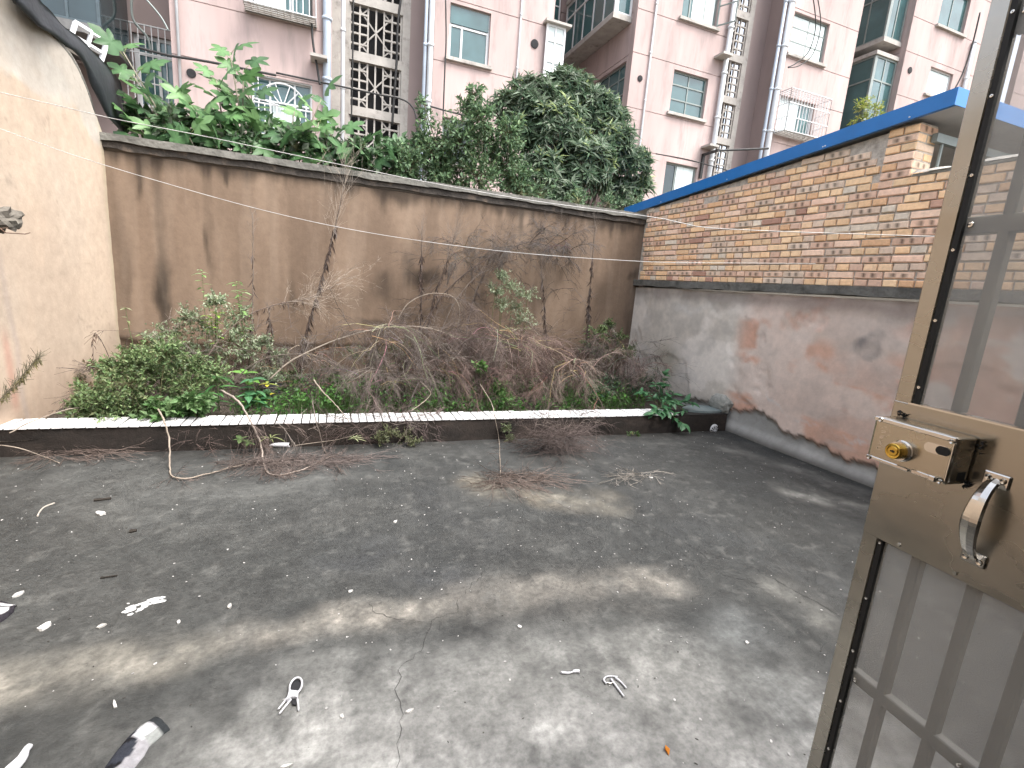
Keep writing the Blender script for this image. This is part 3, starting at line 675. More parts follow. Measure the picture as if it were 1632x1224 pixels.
# ================================================================== APARTMENT BUILDING
apt = empty('apartment_building', (6, 15, 0), label='pink rendered apartment block with recessed stairwells behind the garden wall', cat='building')
ai = Matrix.Translation((-6, -15, 0))
def ap(mb, name, mat, parent=None, smooth=False):
    o = mb.build(name, mat, parent or apt, smooth)
    o.matrix_parent_inverse = ai if (parent is None or parent is apt) else Matrix.Identity(4); return o
STO = 2.83; SILLS = [7.50-2*STO, 7.50-STO, 7.50, 7.50+STO, 7.50+2*STO]; ZTOP = 17.3
GRO = sorted([8.94+STO*k for k in range(-3, 3)]+[7.34+STO*k for k in range(-3, 4)])
def facade(x0, x1, holes, Y=15.0, t=.24, z0=-.5, z1=ZTOP, mat=None, groove=True, axis='y', name='wall'):
    """wall with real openings and shallow scored joints; axis 'y': seen along Y, 'x': side wall at X=Y spanning x0..x1 in y"""
    xs = sorted({x0, x1}|{h[0] for h in holes}|{h[1] for h in holes}); G = [g for g in GRO if z0 < g < z1] if groove else []
    zs = sorted({z0, z1}|{h[2] for h in holes}|{h[3] for h in holes}|{g for g in G}|{g+.022 for g in G})
    mb = MB()
    def T_(x, d, z): return (x, Y+d, z) if axis == 'y' else (Y+d, x, z)
    def solid(i, k):
        if i < 0 or k < 0 or i >= len(xs)-1 or k >= len(zs)-1: return False
        cx = (xs[i]+xs[i+1])/2; cz = (zs[k]+zs[k+1])/2
        return not any(h[0] < cx < h[1] and h[2] < cz < h[3] for h in holes)
    for k in range(len(zs)-1):
        cz = (zs[k]+zs[k+1])/2; g = any(q < cz < q+.022 for q in G); d = .02 if g else 0
        for i in range(len(xs)-1):
            if not solid(i, k): continue
            a, b, c, e = xs[i], xs[i+1], zs[k], zs[k+1]
            Q = [T_(a, d, c), T_(b, d, c), T_(b, d, e), T_(a, d, e)]; mb.add(Q, [(0, 1, 2, 3)])
            if not solid(i-1, k): mb.add([T_(a, d, c), T_(a, d, e), T_(a, t, e), T_(a, t, c)], [(0, 1, 2, 3)])
            if not solid(i+1, k): mb.add([T_(b, d, c), T_(b, t, c), T_(b, t, e), T_(b, d, e)], [(0, 1, 2, 3)])
            if g or not solid(i, k-1): mb.add([T_(a, 0 if g else d, c), T_(a, t, c), T_(b, t, c), T_(b, 0 if g else d, c)], [(0, 1, 2, 3)])
            if g or not solid(i, k+1): mb.add([T_(a, 0 if g else d, e), T_(b, 0 if g else d, e), T_(b, t, e), T_(a, t, e)], [(0, 1, 2, 3)])
    return ap(mb, name, mat or M_pink)
def bars(mb, x0, x1, z0, z1, Y, rows, cols, t, d, axis='y'):
    def bx(a, b, c, e, d0, d1):
        if axis == 'y': mb.box((a, Y+d0, c), (b, Y+d1, e))
        else: mb.box((Y+d0, a, c), (Y+d1, b, e))
    bx(x0, x1, z0, z0+t, 0, d); bx(x0, x1, z1-t, z1, 0, d); bx(x0, x0+t, z0+t, z1-t, 0, d); bx(x1-t, x1, z0+t, z1-t, 0, d)
    for r_ in rows: bx(x0+t, x1-t, r_-t*.4, r_+t*.4, .003, d-.003)
    for c_ in cols: bx(c_-t*.4, c_+t*.4, z0+t, z1-t, .006, d-.006)
def window(x0, x1, z0, z1, Y=15.0, rows=(), cols=(), fm=None, t=.055, gm=None, sill=True, curtain=None, axis='y', ins=.10, extra=None):
    mb = MB(); bars(mb, x0, x1, z0, z1, Y+ins, rows, cols, t, .06, axis); w_ = ap(mb, 'window', fm or M_white)
    def sub(a, b, c, e, d0, d1, nm, m_):
        q = MB()
        if axis == 'y': q.box((a, Y+d0, c), (b, Y+d1, e))
        else: q.box((Y+d0, a, c), (Y+d1, b, e))
        ap(q, nm, m_, w_)
    sub(x0+.01, x1-.01, z0+.01, z1-.01, ins+.03, ins+.04, 'pane', gm or M_glass)
    if curtain: sub(*curtain, ins+.012, ins+.022, 'curtain', M_curtain)
    if sill: sub(x0-.10, x1+.10, z0-.09, z0-.004, -.10, ins, 'sill', M_bconc)
    return w_
S2 = SILLS[2]
# wing left of the first stair
W_L = [(-1.72, -.30, SILLS[1]+.0, 6.06), (-1.70, -.28, S2-.02, 8.86), (-1.70, -.28, SILLS[3], SILLS[3]+1.35)]
facade(-3.38, .18, W_L)
facade(2.82, 6.36, [(3.24, 4.42, S2, 8.86), (3.16, 4.10, 4.75, 5.95), (3.24, 4.42, SILLS[3], SILLS[3]+1.35)])
facade(9.18, 12.92, [(10.84, 12.28, S2, 8.80), (11.0, 12.36, 4.70, 5.96), (10.84, 12.28, SILLS[3], SILLS[3]+1.3)])
facade(15.36, 18.92, [(15.62, 17.40, SILLS[3], 11.68), (15.62, 17.40, S2+.25, 8.95), (15.62, 17.4, SILLS[4], SILLS[4]+1.3)])
facade(21.75, 26.6, [(23.25, 25.0, SILLS[4]-.1, SILLS[4]+1.3), (23.45, 24.98, 10.55, 11.58), (23.3, 25.0, S2, 8.8)])
facade(29.4, 48.0, [(31.0, 32.6, SILLS[3], SILLS[3]+1.3), (31.0, 32.6, SILLS[4], SILLS[4]+1.3), (36.0, 37.6, SILLS[3], SILLS[3]+1.3)])
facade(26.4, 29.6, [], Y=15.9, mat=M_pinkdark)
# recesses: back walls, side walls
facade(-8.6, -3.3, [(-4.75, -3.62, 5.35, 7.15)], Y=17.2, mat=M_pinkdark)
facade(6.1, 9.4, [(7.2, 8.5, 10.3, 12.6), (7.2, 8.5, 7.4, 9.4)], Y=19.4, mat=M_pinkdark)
facade(15.239, 19.4, [(15.35, 17.9, 7.42, 8.82)], Y=9.19, axis='x', mat=M_pink)      # side wall of second wing
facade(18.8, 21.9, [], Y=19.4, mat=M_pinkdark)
facade(15.239, 19.4, [], Y=21.76, axis='x')
for xx, ye in ((6.12, 19.4), (-3.38, 17.2), (18.68, 19.4)):
    mb = MB(); mb.box((xx, 15.24, -.5), (xx+.24, ye, ZTOP)); ap(mb, 'return_wall', M_pinkdark)
# stair bays with pierced screens
def stair(x0, x1, lx0, lx1, Y):
    mb = MB(); mb.box((x0-.01, Y, -.5), (lx0-.02, Y+.2, ZTOP)); mb.box((lx1+.02, Y, -.5), (lx1+.24, Y+.2, ZTOP)); ap(mb, 'jamb', M_bconc)
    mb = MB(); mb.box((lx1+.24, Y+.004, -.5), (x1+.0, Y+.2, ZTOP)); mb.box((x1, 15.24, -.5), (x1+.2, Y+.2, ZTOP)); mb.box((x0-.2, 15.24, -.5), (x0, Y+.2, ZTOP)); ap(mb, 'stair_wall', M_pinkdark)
    mb = MB(); mb.box((lx0-.02, Y+.5, -.5), (lx1+.02, Y+.6, ZTOP)); ap(mb, 'stair_void', M_dark)
    z = 7.45-1.415*5
    while z < ZTOP:
        mb = MB(); mb.box((lx0-.02, Y-.01, z-.24), (lx1+.02, Y+.18, z)); ap(mb, 'beam', M_bconc)
        zt = z+1.175-.24; zt = z+1.415-.24
        mb = MB(); d0, d1 = Y+.05, Y+.13; t = .045
        mb.box((lx0-.018, d0, z+.001), (lx0+.03, d1, zt-.001)); mb.box((lx1-.03, d0, z+.001), (lx1+.018, d1, zt-.001))
        w_ = (lx1-lx0); h = zt-z; cx = (lx0+lx1)/2; cz = (z+zt)/2
        for a in (.2, .4): 
            for s_ in (-1, 1): mb.box((cx+s_*a*w_*.78-t/2, d0+.004, z), (cx+s_*a*w_*.78+t/2, d1-.004, zt))
        mb.box((cx-t/2, d0+.006, z), (cx+t/2, d1-.006, zt))
        for q in (.18, .40, .60, .82): 
            mb.box((lx0, d0+.008, z+h*q-t/2), (cx-.20*w_*.78, d1-.008, z+h*q+t/2)); mb.box((cx+.20*w_*.78, d0+.008, z+h*q-t/2), (lx1, d1-.008, z+h*q+t/2))
        for s_ in (-1, 1):
            for s2 in (-1, 1):
                for (a0, b0, a1, b1) in ((.0, .0, .40, .40), (.16, .5, .36, .32)):
                    p0 = Vector((cx+s_*a0*w_*.78, (d0+d1)/2, cz+s2*b0*h)); p1 = Vector((cx+s_*a1*w_*.78, (d0+d1)/2, cz+s2*b1*h)); mb.tube([p0, p1], .024, 4)
        ap(mb, 'pierced_screen', M_bconc); z += 1.415
stair(.18, 2.82, .66, 2.06, 15.9); stair(12.92, 15.36, 13.05, 14.42, 15.9)
# windows
window(3.24, 4.42, S2, 8.86, rows=(8.36,), cols=(3.62,), t=.07)
mb = MB(); mb.box((3.27, 15.08, 8.40), (4.39, 15.115, 8.83)); ap(mb, 'transom_film', M_glass)
window(3.24, 4.42, SILLS[3], SILLS[3]+1.35, rows=(SILLS[3]+.85,), cols=(3.83,))
window(3.16, 4.10, 4.75, 5.95, rows=(5.5,), cols=(3.6,), fm=M_steelframe, gm=M_glassd)
window(-1.70, -.28, S2-.02, 8.86, rows=(8.3,), cols=(-1.2, -.75), curtain=(-1.62, -.9, S2+.05, 8.25))
window(-1.70, -.28, SILLS[3], SILLS[3]+1.35, cols=(-1.0,))
aw = window(-1.72, -.30, SILLS[1], 6.06, rows=(5.52,), cols=(-1.30, -.72), curtain=(-1.25, -.78, SILLS[1]+.1, 5.45))
# arched fanlight bars over the arched window
def stick(mb, p0, p1, r=.014, n=6): mb.tube([p0, p1], r, n)
mb = MB(); cx, cz, rr_ = -1.0, 5.40, .56
arc = [(cx+rr_*math.cos(R(a)), 15.02, cz+rr_*math.sin(R(a))) for a in range(0, 181, 12)]; mb.tube(arc, .02, 6)
for a in range(15, 180, 30): stick(mb, (cx+.10*math.cos(R(a)), 15.02, cz+.10*math.sin(R(a))), arc[min(15, round(a/12))])
for x in np.linspace(-1.7, -.32, 11): stick(mb, (x, 15.03, 4.6), (x, 15.03, 5.42 if -1.56 < x < -.44 else 6.06))
for z in (4.62, 5.42, 6.05): stick(mb, (-1.72, 15.035, z), (-.30, 15.035, z), .018)
ap(mb, 'arched_grille', M_white)
# cage on the window above
def cage(x0, x1, z0, z1, dp, nx, ny, mat, pan=False, r=.012, floor_=True):
    mb = MB(); Y = 14.995
    xs = np.linspace(x0, x1, nx)
    for x in xs: stick(mb, (x, Y-dp, z0), (x, Y-dp, z1), r, 5); stick(mb, (x, Y-dp, z1), (x, Y, z1), r, 5); stick(mb, (x, Y-dp, z0), (x, Y, z0), r, 5)
    for z in (z0, z0+(z1-z0)*.33, z0+(z1-z0)*.66, z1): 
        stick(mb, (x0, Y-dp-.01, z), (x1, Y-dp-.01, z), r*1.3, 5); stick(mb, (x0, Y-dp, z), (x0, Y, z), r, 5); stick(mb, (x1, Y-dp, z), (x1, Y, z), r, 5)
    for q in np.linspace(0, dp, ny): 
        for x in (x0, x1): stick(mb, (x, Y-q, z0), (x, Y-q, z1), r, 5)
    g_ = ap(mb, 'window_cage', mat)
    if pan:
        for k in range(5): m2 = MB(); m2.box((x0, Y-dp+k*dp/5+.01, z0-.03), (x1, Y-dp+k*dp/5+dp/9, z0-.012)); ap(m2, 'slat', M_bconc, g_)
    return g_
cage(-1.78, -.20, 7.42, 8.95, .50, 12, 4, M_white, True)
cage(15.50, 17.55, S2+.12, 9.0, .55, 15, 6, M_white, True)
# wing two
window(10.84, 12.28, S2, 8.80, rows=(7.95, 8.40), cols=(11.56,), fm=M_steelframe, t=.05)
window(10.84, 12.28, SILLS[3], SILLS[3]+1.3, rows=(), cols=(11.2, 11.8), fm=M_steelframe, curtain=(11.3, 12.2, SILLS[3]+.05, SILLS[3]+1.25))
window(11.0, 12.36, 4.70, 5.96, cols=(11.5,), fm=M_steelframe, gm=M_glassd, curtain=(11.55, 12.28, 4.75, 5.90))
mb = MB(); bars(mb, 0, .62, 0, 1.2, 0, (.6,), (), .04, .035); o = ap(mb, 'casement', M_steelframe); o.matrix_parent_inverse = Matrix.Identity(4); o.location = (12.26-6, -.02, SILLS[3]+.05); o.rotation_euler = (0, 0, R(-62))
window(15.35, 17.9, 7.42, 8.82, Y=9.19, axis='x', rows=(7.9, 8.4), cols=(15.9, 16.55, 17.2), fm=M_steelframe, t=.05)
# glazed balcony on the recess wall of wing two
def balcony(x0, x1, y0, y1, z0, h, ny, fm, nx=1, gm=None):
    mb = MB(); mb.box((x0-.06, y0-.06, z0-.16), (x1, y1, z0)); s_ = ap(mb, 'balcony', M_bconc)
    mb = MB(); bars(mb, y0, y1, z0+.002, z0+h, x0, (z0+h*.42 if ny < 3 else z0+h*.72,), list(np.linspace(y0, y1, ny+1)[1:-1]), .07, .07, 'x')
    bars(mb, x0+.07, x1, z0+.002, z0+h, y0, (z0+h*.72,), list(np.linspace(x0, x1, nx+1)[1:-1]), .07, .07, 'y'); ap(mb, 'frame', fm, s_)
    mb = MB(); mb.box((x0+.03, y0+.08, z0+.07), (x0+.04, y1-.07, z0+h-.07)); mb.box((x0+.1, y0+.03, z0+.07), (x1, y0+.04, z0+h-.07)); ap(mb, 'pane', gm or M_glass, s_)
    mb = MB(); mb.box((x0-.06, y0-.06, z0+h+.002), (x1, y1, z0+h+.14)); ap(mb, 'slab', M_bconc, s_)
balcony(8.55, 9.18, 15.35, 19.0, 10.05, 1.75, 5, M_white)
balcony(8.55, 9.18, 15.35, 19.0, 10.05+STO, 1.75, 5, M_white)
window(7.2, 8.5, 10.3, 12.6, Y=19.4, rows=(12.0,), cols=(7.85,)); window(7.2, 8.5, 7.4, 9.4, Y=19.4, rows=(8.9,), cols=(7.85,))
# white bay on the corner of wing one
p0 = atY(874, 48, 14.9); p1 = atY(905, 104, 14.9)
mb = MB(); bars(mb, 6.10, 6.72, 7.55, 8.98, 14.86, (8.55, 8.0), (6.4,), .06, .06); b_ = ap(mb, 'bay_window', M_white)
mb = MB(); mb.box((6.12, 14.89, 7.57), (6.70, 14.90, 8.96)); mb.box((6.68, 14.93, 7.57), (6.69, 15.5, 8.96)); ap(mb, 'pane', M_curtain, b_)
mb = MB(); mb.box((6.02, 14.74, 8.985), (6.85, 15.5, 9.05)); ap(mb, 'cover', M_bconc, b_)
mb = MB(); mb.box((6.10, 14.86, 7.44), (6.72, 15.5, 7.546)); ap(mb, 'sill', M_bconc, b_)
# wing three and four
window(15.62, 17.40, SILLS[3], 11.68, rows=(10.8, 11.25), cols=(16.5,), fm=M_steelframe, curtain=(15.7, 17.3, SILLS[3]+.05, 11.6))
window(15.62, 17.40, S2+.25, 8.95, cols=(16.2, 16.8), curtain=(15.7, 16.7, S2+.3, 8.9))
window(15.62, 17.4, SILLS[4], SILLS[4]+1.3, cols=(16.5,))
window(23.25, 25.0, SILLS[4]-.1, SILLS[4]+1.3, cols=(24.1,), fm=M_steelframe); window(23.45, 24.98, 10.55, 11.58, cols=(24.2,), curtain=(23.5, 24.9, 10.6, 11.5)); window(23.3, 25.0, S2, 8.8, cols=(24.1,))
for x_, z_ in ((31.0, SILLS[3]), (31.0, SILLS[4]), (36.0, SILLS[3])): window(x_, x_+1.6, z_, z_+1.3, cols=(x_+.8,), fm=M_steelframe)
balcony(20.75, 21.74, 15.3, 18.6, 12.15, 2.2, 4, M_steelframe, 2)
balcony(20.45, 21.74, 15.25, 18.6, 8.35, 3.1, 3, M_steelframe, 2)
# left recess: dark glazed balconies and barred window
window(-4.75, -3.62, 5.35, 7.15, Y=17.2, rows=(6.7,), cols=(-4.2,), t=.09)
mb = MB()
for x in np.linspace(-4.85, -3.5, 10): stick(mb, (x, 16.95, 5.2), (x, 16.95, 7.3), .014)
for z in (5.25, 5.9, 6.6, 7.28): stick(mb, (-4.9, 16.95, z), (-3.45, 16.95, z), .016)
ap(mb, 'grille', M_white)
mb = MB(); mb.box((-8.6, 14.6, -.5), (-6.3, 17.2, ZTOP)); ap(mb, 'wing', M_pinkdark)
def lbalc(z0):
    mb = MB(); mb.box((-6.3, 14.9, z0-.2), (-4.70, 17.0, z0)); s_ = ap(mb, 'balcony', pmat('dark_slab', (.12, .12, .12), coord='World'))
    mb = MB(); bars(mb, -6.3, -4.70, z0+.002, z0+2.2, 14.95, (z0+1.6,), (-5.8, -5.3), .06, .06); ap(mb, 'frame', pmat('dark_frame', (.05, .07, .08), rough=.4, coord='World'), s_)
    mb = MB(); mb.box((-6.28, 14.98, z0+.02), (-4.72, 14.99, z0+2.18)); mb.box((-4.74, 15.0, z0+.02), (-4.73, 16.9, z0+2.18)); ap(mb, 'pane', M_glassd, s_)
lbalc(6.35); lbalc(9.2)
# downpipes and small fittings
def pipe(x, y, z0, z1, r, mat, nm='downpipe'):
    mb = MB(); mb.tube([(x, y, z0), (x, y, z1)], r, 10)
    for z in np.arange(z0+.6, z1, 1.4): mb.tube([(x, y, z), (x, y, z+.07)], r*1.25, 10)
    ap(mb, nm, mat, smooth=True)
pipe(.06, 14.9, 0, ZTOP, .10, M_pipeblue); pipe(.46, 15.3, 0, ZTOP, .055, M_pipe); pipe(2.72, 14.9, 0, ZTOP, .075, M_pipe); pipe(2.58, 14.95, 0, ZTOP, .05, M_pipeblue)
pipe(-3.22, 14.94, 4, ZTOP, .03, M_pipe); pipe(5.30, 14.95, 0, ZTOP, .025, M_pipe); pipe(9.82, 14.95, 0, ZTOP, .028, M_pipe); pipe(12.80, 14.88, 0, ZTOP, .085, M_pipe); pipe(15.30, 14.90, 0, ZTOP, .10, M_pipe); pipe(15.10, 14.98, 0, ZTOP, .06, M_pipeblue)
pipe(25.7, 14.9, 9.5, 12.9, .07, M_pipe)
for (px, py, r_) in ((305, 117, .10), (1020, 125, .09), (852, 70, .12), (1450, 112, .12)):
    p = atY(px, py, 14.995); mb = MB(); mb.lathe([(r_*.55, 0), (r_, 0), (r_, .02), (r_*.5, .025)], Matrix.Translation(p) @ Matrix.Rotation(R(90), 4, 'X'), 18); ap(mb, 'vent_hole', M_dark)
for z in (SILLS[2]-.9, SILLS[2]+1.95): 
    for x in (-.15, 12.55): mb = MB(); mb.box((x-.18, 14.55, z), (x+.22, 15.0, z+.07)); ap(mb, 'ledge', M_bconc)
# bracket and cable by the second stair
p = atY(1148, 272, 14.5); mb = MB(); mb.box((p.x-.5, 14.2, 6.35), (p.x-.42, 14.95, 6.42)); mb.box((p.x-.5, 14.9, 5.6), (p.x-.40, 14.97, 6.42)); mb.tube([(p.x-.46, 14.25, 6.38), (p.x+1.6, 14.1, 6.75)], .035, 6); ap(mb, 'cable_bracket', M_cable)

# cables strung along the facade
def cable(name, pts, Y, r, mat, **k):
    mb = MB(); P = [atY(a, b, Y) for a, b in pts]
    Q = []
    for a, b, c, d in zip([P[0]]+P[:-2], P[:-1], P[1:], P[2:]+[P[-1]]):
        for i in range(8):
            t = i/8; Q.append(.5*((2*b)+(c-a)*t+(2*a-5*b+4*c-d)*t*t+(-a+3*b-3*c+d)*t**3))
    Q.append(P[-1]); mb.tube(Q, r, 6); return mb.build(name, mat, smooth=True, **k)
cable('cable', [(200, 70), (268, 88), (330, 98), (405, 113), (440, 120)], 14.8, .028, M_cable, label='black cable crossing the pink facade above the fig tree', cat='cable')
cable('cable', [(440, 116), (540, 137), (600, 150), (640, 158), (658, 172), (664, 195), (664, 230)], 14.8, .022, M_cable, label='black cable crossing the first pierced stairwell screen and bending down', cat='cable')
cable('cable', [(676, 166), (705, 175), (745, 185), (775, 190)], 14.85, .022, M_cable, label='short black cable above the dark low window beside the leafy tree', cat='cable')
cable('cable', [(496, -10), (498, 60), (506, 110), (510, 135)], 14.8, .028, M_cable, label='black cable hanging down beside the pale blue downpipe', cat='cable')
cable('cable', [(563, -10), (562, 100), (560, 190)], 15.7, .022, M_cable, label='thin vertical cable on the left edge of the stairwell screen', cat='cable')
cable('cable', [(640, -10), (634, 40), (632, 100), (625, 200)], 15.6, .035, M_cable, label='thick vertical cable bundle on the right edge of the stairwell screen', cat='cable')
cable('cable', [(710, -10), (711, 60), (709, 110), (706, 190)], 14.85, .02, M_cable, label='thin cable dropping left of the white sliding window', cat='cable')
cable('cable', [(1295, -10), (1300, 40), (1290, 80), (1270, 100), (1256, 107)], 14.6, .02, M_cable, label='looped cable hanging in front of the third wing window', cat='cable')
cable('cable', [(1302, -10), (1308, 40), (1296, 85), (1275, 104), (1256, 108)], 14.55, .018, M_cable, label='second looped cable just right of the first before the third wing window', cat='cable')
cable('cable', [(1045, 245), (1090, 253), (1125, 262), (1160, 272), (1180, 283)], 14.7, .018, M_cable, label='thin cable running over the low window of the second wing', cat='cable')
cable('cable', [(210, -10), (212, 30), (235, 60), (240, 85)], 16.6, .03, M_steelframe, label='grey hose curling in the shaded recess at the left', cat='hose')
cable('cable', [(225, -10), (255, 25), (268, 48)], 14.7, .02, M_steelframe, label='slanted grey rod beside the left recess', cat='rod')
cable('cable', [(1562, 20), (1550, 70), (1535, 115), (1520, 145)], 14.5, .03, M_cable, label='cable slanting down to the right end of the blue roof', cat='cable')
# white slatted frame behind the rubber sheet
fr = empty('white_lattice_frame', atY(142, 70, 8.0), label='white lattice frame poking up behind the black rubber sheet', cat='frame')
mb = MB(); bars(mb, -.17, .17, -.17, .17, 0, (0.0,), (0.0,), .035, .10); mb.build('frame', M_white, fr); fr.rotation_euler = (0, .3, .6)

# clothes lines across the yard
def strung(name, pts, A, B, r, mat, **k):
    """line in the vertical plane through A and B; photo points fix its height"""
    A = Vector(A); B = Vector(B); d = B-A; n = Vector((d.y, -d.x, 0)).normalized(); dd = n.dot(A)
    Q = [atp(a, b, n, dd) for a, b in pts]; R_ = []
    for a, b, c, e in zip([Q[0]]+Q[:-2], Q[:-1], Q[1:], Q[2:]+[Q[-1]]):
        for i in range(6):
            t = i/6; R_.append(.5*((2*b)+(c-a)*t+(2*a-5*b+4*c-e)*t*t+(-a+3*b-3*c+e)*t**3))
    R_.append(Q[-1]); mb = MB(); mb.tube(R_, r, 5); return mb.build(name, mat, smooth=True, **k)
strung('clothes_line', [(-30, 139), (0, 147), (100, 170), (185, 190), (330, 218), (545, 263), (700, 294), (850, 320), (1033, 345), (1085, 355), (1130, 363), (1250, 369), (1400, 374), (1500, 377)], (XL(4.4), 4.4, 0), (XR(1.8), 1.8, 0), .0024, M_line, label='upper pale clothes line strung across the yard below the coping', cat='line')
strung('clothes_line', [(-30, 192), (0, 205), (120, 248), (240, 285), (400, 330), (545, 363), (700, 388), (850, 405), (1030, 417), (1150, 419), (1300, 420)], (XL(4.3), 4.3, 0), (XR(2.6), 2.6, 0), .0020, M_line, label='lower thin clothes line sagging across the back wall', cat='line')
# ================================================================== STEEL DOOR
M_steel = pmat('brushed_steel', (.38, .352, .305), rough=.26, metal=1., var=.10, scale=4, coord='Object', stretch=(1, 1, 2), rvar=.10)
M_lock = pmat('champagne_steel', (.47, .42, .34), rough=.26, metal=1., var=.06, scale=9, rvar=.05)
M_chrome = pmat('polished_steel', (.62, .59, .54), rough=.14, metal=1., var=.05, scale=9)
M_darksteel = pmat('dull_steel_tube', (.17, .165, .15), rough=.5, metal=.6, var=.2, scale=9)
M_brass = pmat('brass', (.62, .40, .08), rough=.25, metal=1., var=.08, scale=40)
M_gasket = pmat('black_gasket', (.015, .015, .014), rough=.7)
m, t, b = newmat('fine_mesh_screen'); b.inputs['Base Color'].default_value = (.50, .49, .45, 1); b.inputs['Roughness'].default_value = .55
tr = t.nodes.new('ShaderNodeBsdfTransparent'); ms = t.nodes.new('ShaderNodeMixShader'); t.links.new(tr.outputs[0], ms.inputs[1]); t.links.new(b.outputs[0], ms.inputs[2])
tc = t.nodes.new('ShaderNodeTexCoord'); nz = t.nodes.new('ShaderNodeTexNoise'); nz.inputs['Scale'].default_value = 5; t.links.new(tc.outputs['Object'], nz.inputs[0])
mr = t.nodes.new('ShaderNodeMapRange'); mr.inputs[1].default_value = .3; mr.inputs[2].default_value = .7; mr.inputs[3].default_value = .25; mr.inputs[4].default_value = .36
t.links.new(nz.outputs['Fac'], mr.inputs[0]); t.links.new(mr.outputs[0], ms.inputs[0]); t.links.new(ms.outputs[0], t.nodes['Material Output'].inputs[0]); M_screen = m
# local axes: x along the leaf from hinge side to free edge (value a), y = out of the leaf towards the camera, z up
DA = .06707; DO = .69*1.37
_dv = Vector((math.sin(DA), math.cos(DA), 0)); _dn = Vector((math.cos(DA), -math.sin(DA), 0))
door = empty('steel_door', _dn*DO, label='open stainless steel screen door at the right with rim lock', cat='door')
door.rotation_euler = (0, 0, math.atan2(_dv.y, _dv.x))
A0, A1 = -.23, .628; ZD0, ZD1 = .04, 2.06
def dpart(mb, name, mat, parent=None, smooth=False): return mb.build(name, mat, parent or door, smooth)
mb = MB()
mb.cbox((.598, -.032, ZD0), (A1, 0, ZD1), .002)                       # free stile
mb.cbox((A0, -.032, ZD0), (A0+.04, 0, ZD1), .002); mb.cbox((A0+.041, -.031, ZD1-.06), (.597, -.001, ZD1), .002); mb.cbox((A0+.041, -.031, ZD0), (.597, -.001, ZD0+.05), .002)
dpart(mb, 'frame', M_steel)
mb = MB(); mb.cbox((A0+.03, -.034, .953), (A1-.001, .0022, 1.217), .0012); mid = dpart(mb, 'lock_rail', M_steel)
mb = MB(); mb.box((A0+.04, .001, 1.2165), (.600, .006, 1.2195)); dpart(mb, 'bead', M_chrome, mid)
# upper and lower panels: fine mesh held by a dark bead with screws, square tubes behind
def panel(z0, z1, hz, vt):
    mb = MB(); mb.box((A0+.04, -.010, z0), (.598, -.009, z1)); sc = dpart(mb, 'screen', M_screen)
    for ga in (.589, A0+.041): mb = MB(); mb.box((ga, -.0085, z0), (ga+.0085, -.001, z1)); dpart(mb, 'gasket', M_gasket, sc)
    for z in np.arange(z0+.03, z1, .118):
        mb = MB(); mb.lathe([(.0, 0), (.0032, 0), (.0025, .0018), (.001, .0019), (.0, .001)], Matrix.Translation((.593, -.001, z)) @ Matrix.Rotation(R(-90), 4, 'X'), 10); dpart(mb, 'screw', M_chrome, sc)
    for a in vt: mb = MB(); mb.cbox((a-.0085, -.032, z0), (a+.0085, -.014, z1), .002); dpart(mb, 'bar', M_darksteel)
    for (za, th) in hz: mb = MB(); mb.cbox((A0+.04, -.0335, za-th/2), (.597, -.0138, za+th/2), .002); dpart(mb, 'bar', M_darksteel)
    for (za, th) in hz:
        for a in (.582, .40, .2): mb = MB(); mb.lathe([(.0, 0), (.005, 0), (.004, .0022), (.0015, .0025), (0, .001)], Matrix.Translation((a, -.009, za)) @ Matrix.Rotation(R(-90), 4, 'X'), 10); dpart(mb, 'screw', M_chrome)
VT = [.538, .452, .373, .29, .205, .12, .035, -.05, -.135]
panel(1.2185, ZD1-.06, [(1.525, .029), (1.838, .05)], [.538, .452, .373, .205, .035, -.135]); panel(ZD0+.05, .9525, [(.651, .026), (.34, .026)], VT)
for a in (.25, .36, .47, .56): mb = MB(); mb.lathe([(.0, 0), (.004, 0), (.003, .002), (0, .002)], Matrix.Translation((a, .0022, .9615)) @ Matrix.Rotation(R(-90), 4, 'X'), 10); dpart(mb, 'screw', M_chrome)
# rim lock
lk = MB(); lk.cbox((.488, .0023, 1.110), (.620, .050, 1.190), .0055, seg=3); lock = dpart(lk, 'rim_lock', M_lock, None, False)
FY = .0502
for a_, b_ in (((.489, FY-.001, 1.1815), (.619, FY+.003, 1.1895)), ((.545, FY-.001, 1.1105), (.619, FY+.0025, 1.1165)), ((.4885, FY-.001, 1.1165), (.4925, FY+.003, 1.1815))): mb = MB(); mb.cbox(a_, b_, .0013); dpart(mb, 'rim', M_chrome, lock)
RX = Matrix.Rotation(R(-90), 4, 'X')
mb = MB(); mb.lathe([(.0, 0), (.0185, 0), (.0185, .003), (.0165, .004), (.0165, .012), (.0, .012)], Matrix.Translation((.562, FY, 1.1425)) @ RX, 28); dpart(mb, 'collar', M_chrome, lock, False)
mb = MB(); mb.lathe([(.0, 0), (.0135, 0), (.0135, .013), (.0120, .0145), (.0100, .0142), (.0085, .0136), (.0075, .0146), (.0, .0146)], Matrix.Translation((.562, FY+.010, 1.1425)) @ RX, 28); cyl = dpart(mb, 'cylinder', M_brass, lock)
mb = MB(); mb.box((.5585, FY+.0247, 1.1413), (.5655, FY+.0252, 1.1438)); mb.box((.5600, FY+.0247, 1.1405), (.5625, FY+.0253, 1.1446)); dpart(mb, 'keyhole', M_gasket, cyl)
def stad(cx, cz, lx, r, y, h, n=10): return [(cx+lx*math.copysign(1, math.cos(t_))+r*math.cos(t_), y, cz+r*math.sin(t_)) for t_ in np.linspace(0.001, 2*math.pi, 2*n, endpoint=False)]
mb = MB(); mb.prism(stad(.5135, 1.163, .010, .0085, FY-.0005, 0), (0, .0012, 0)); dpart(mb, 'slot', M_chrome, lock)
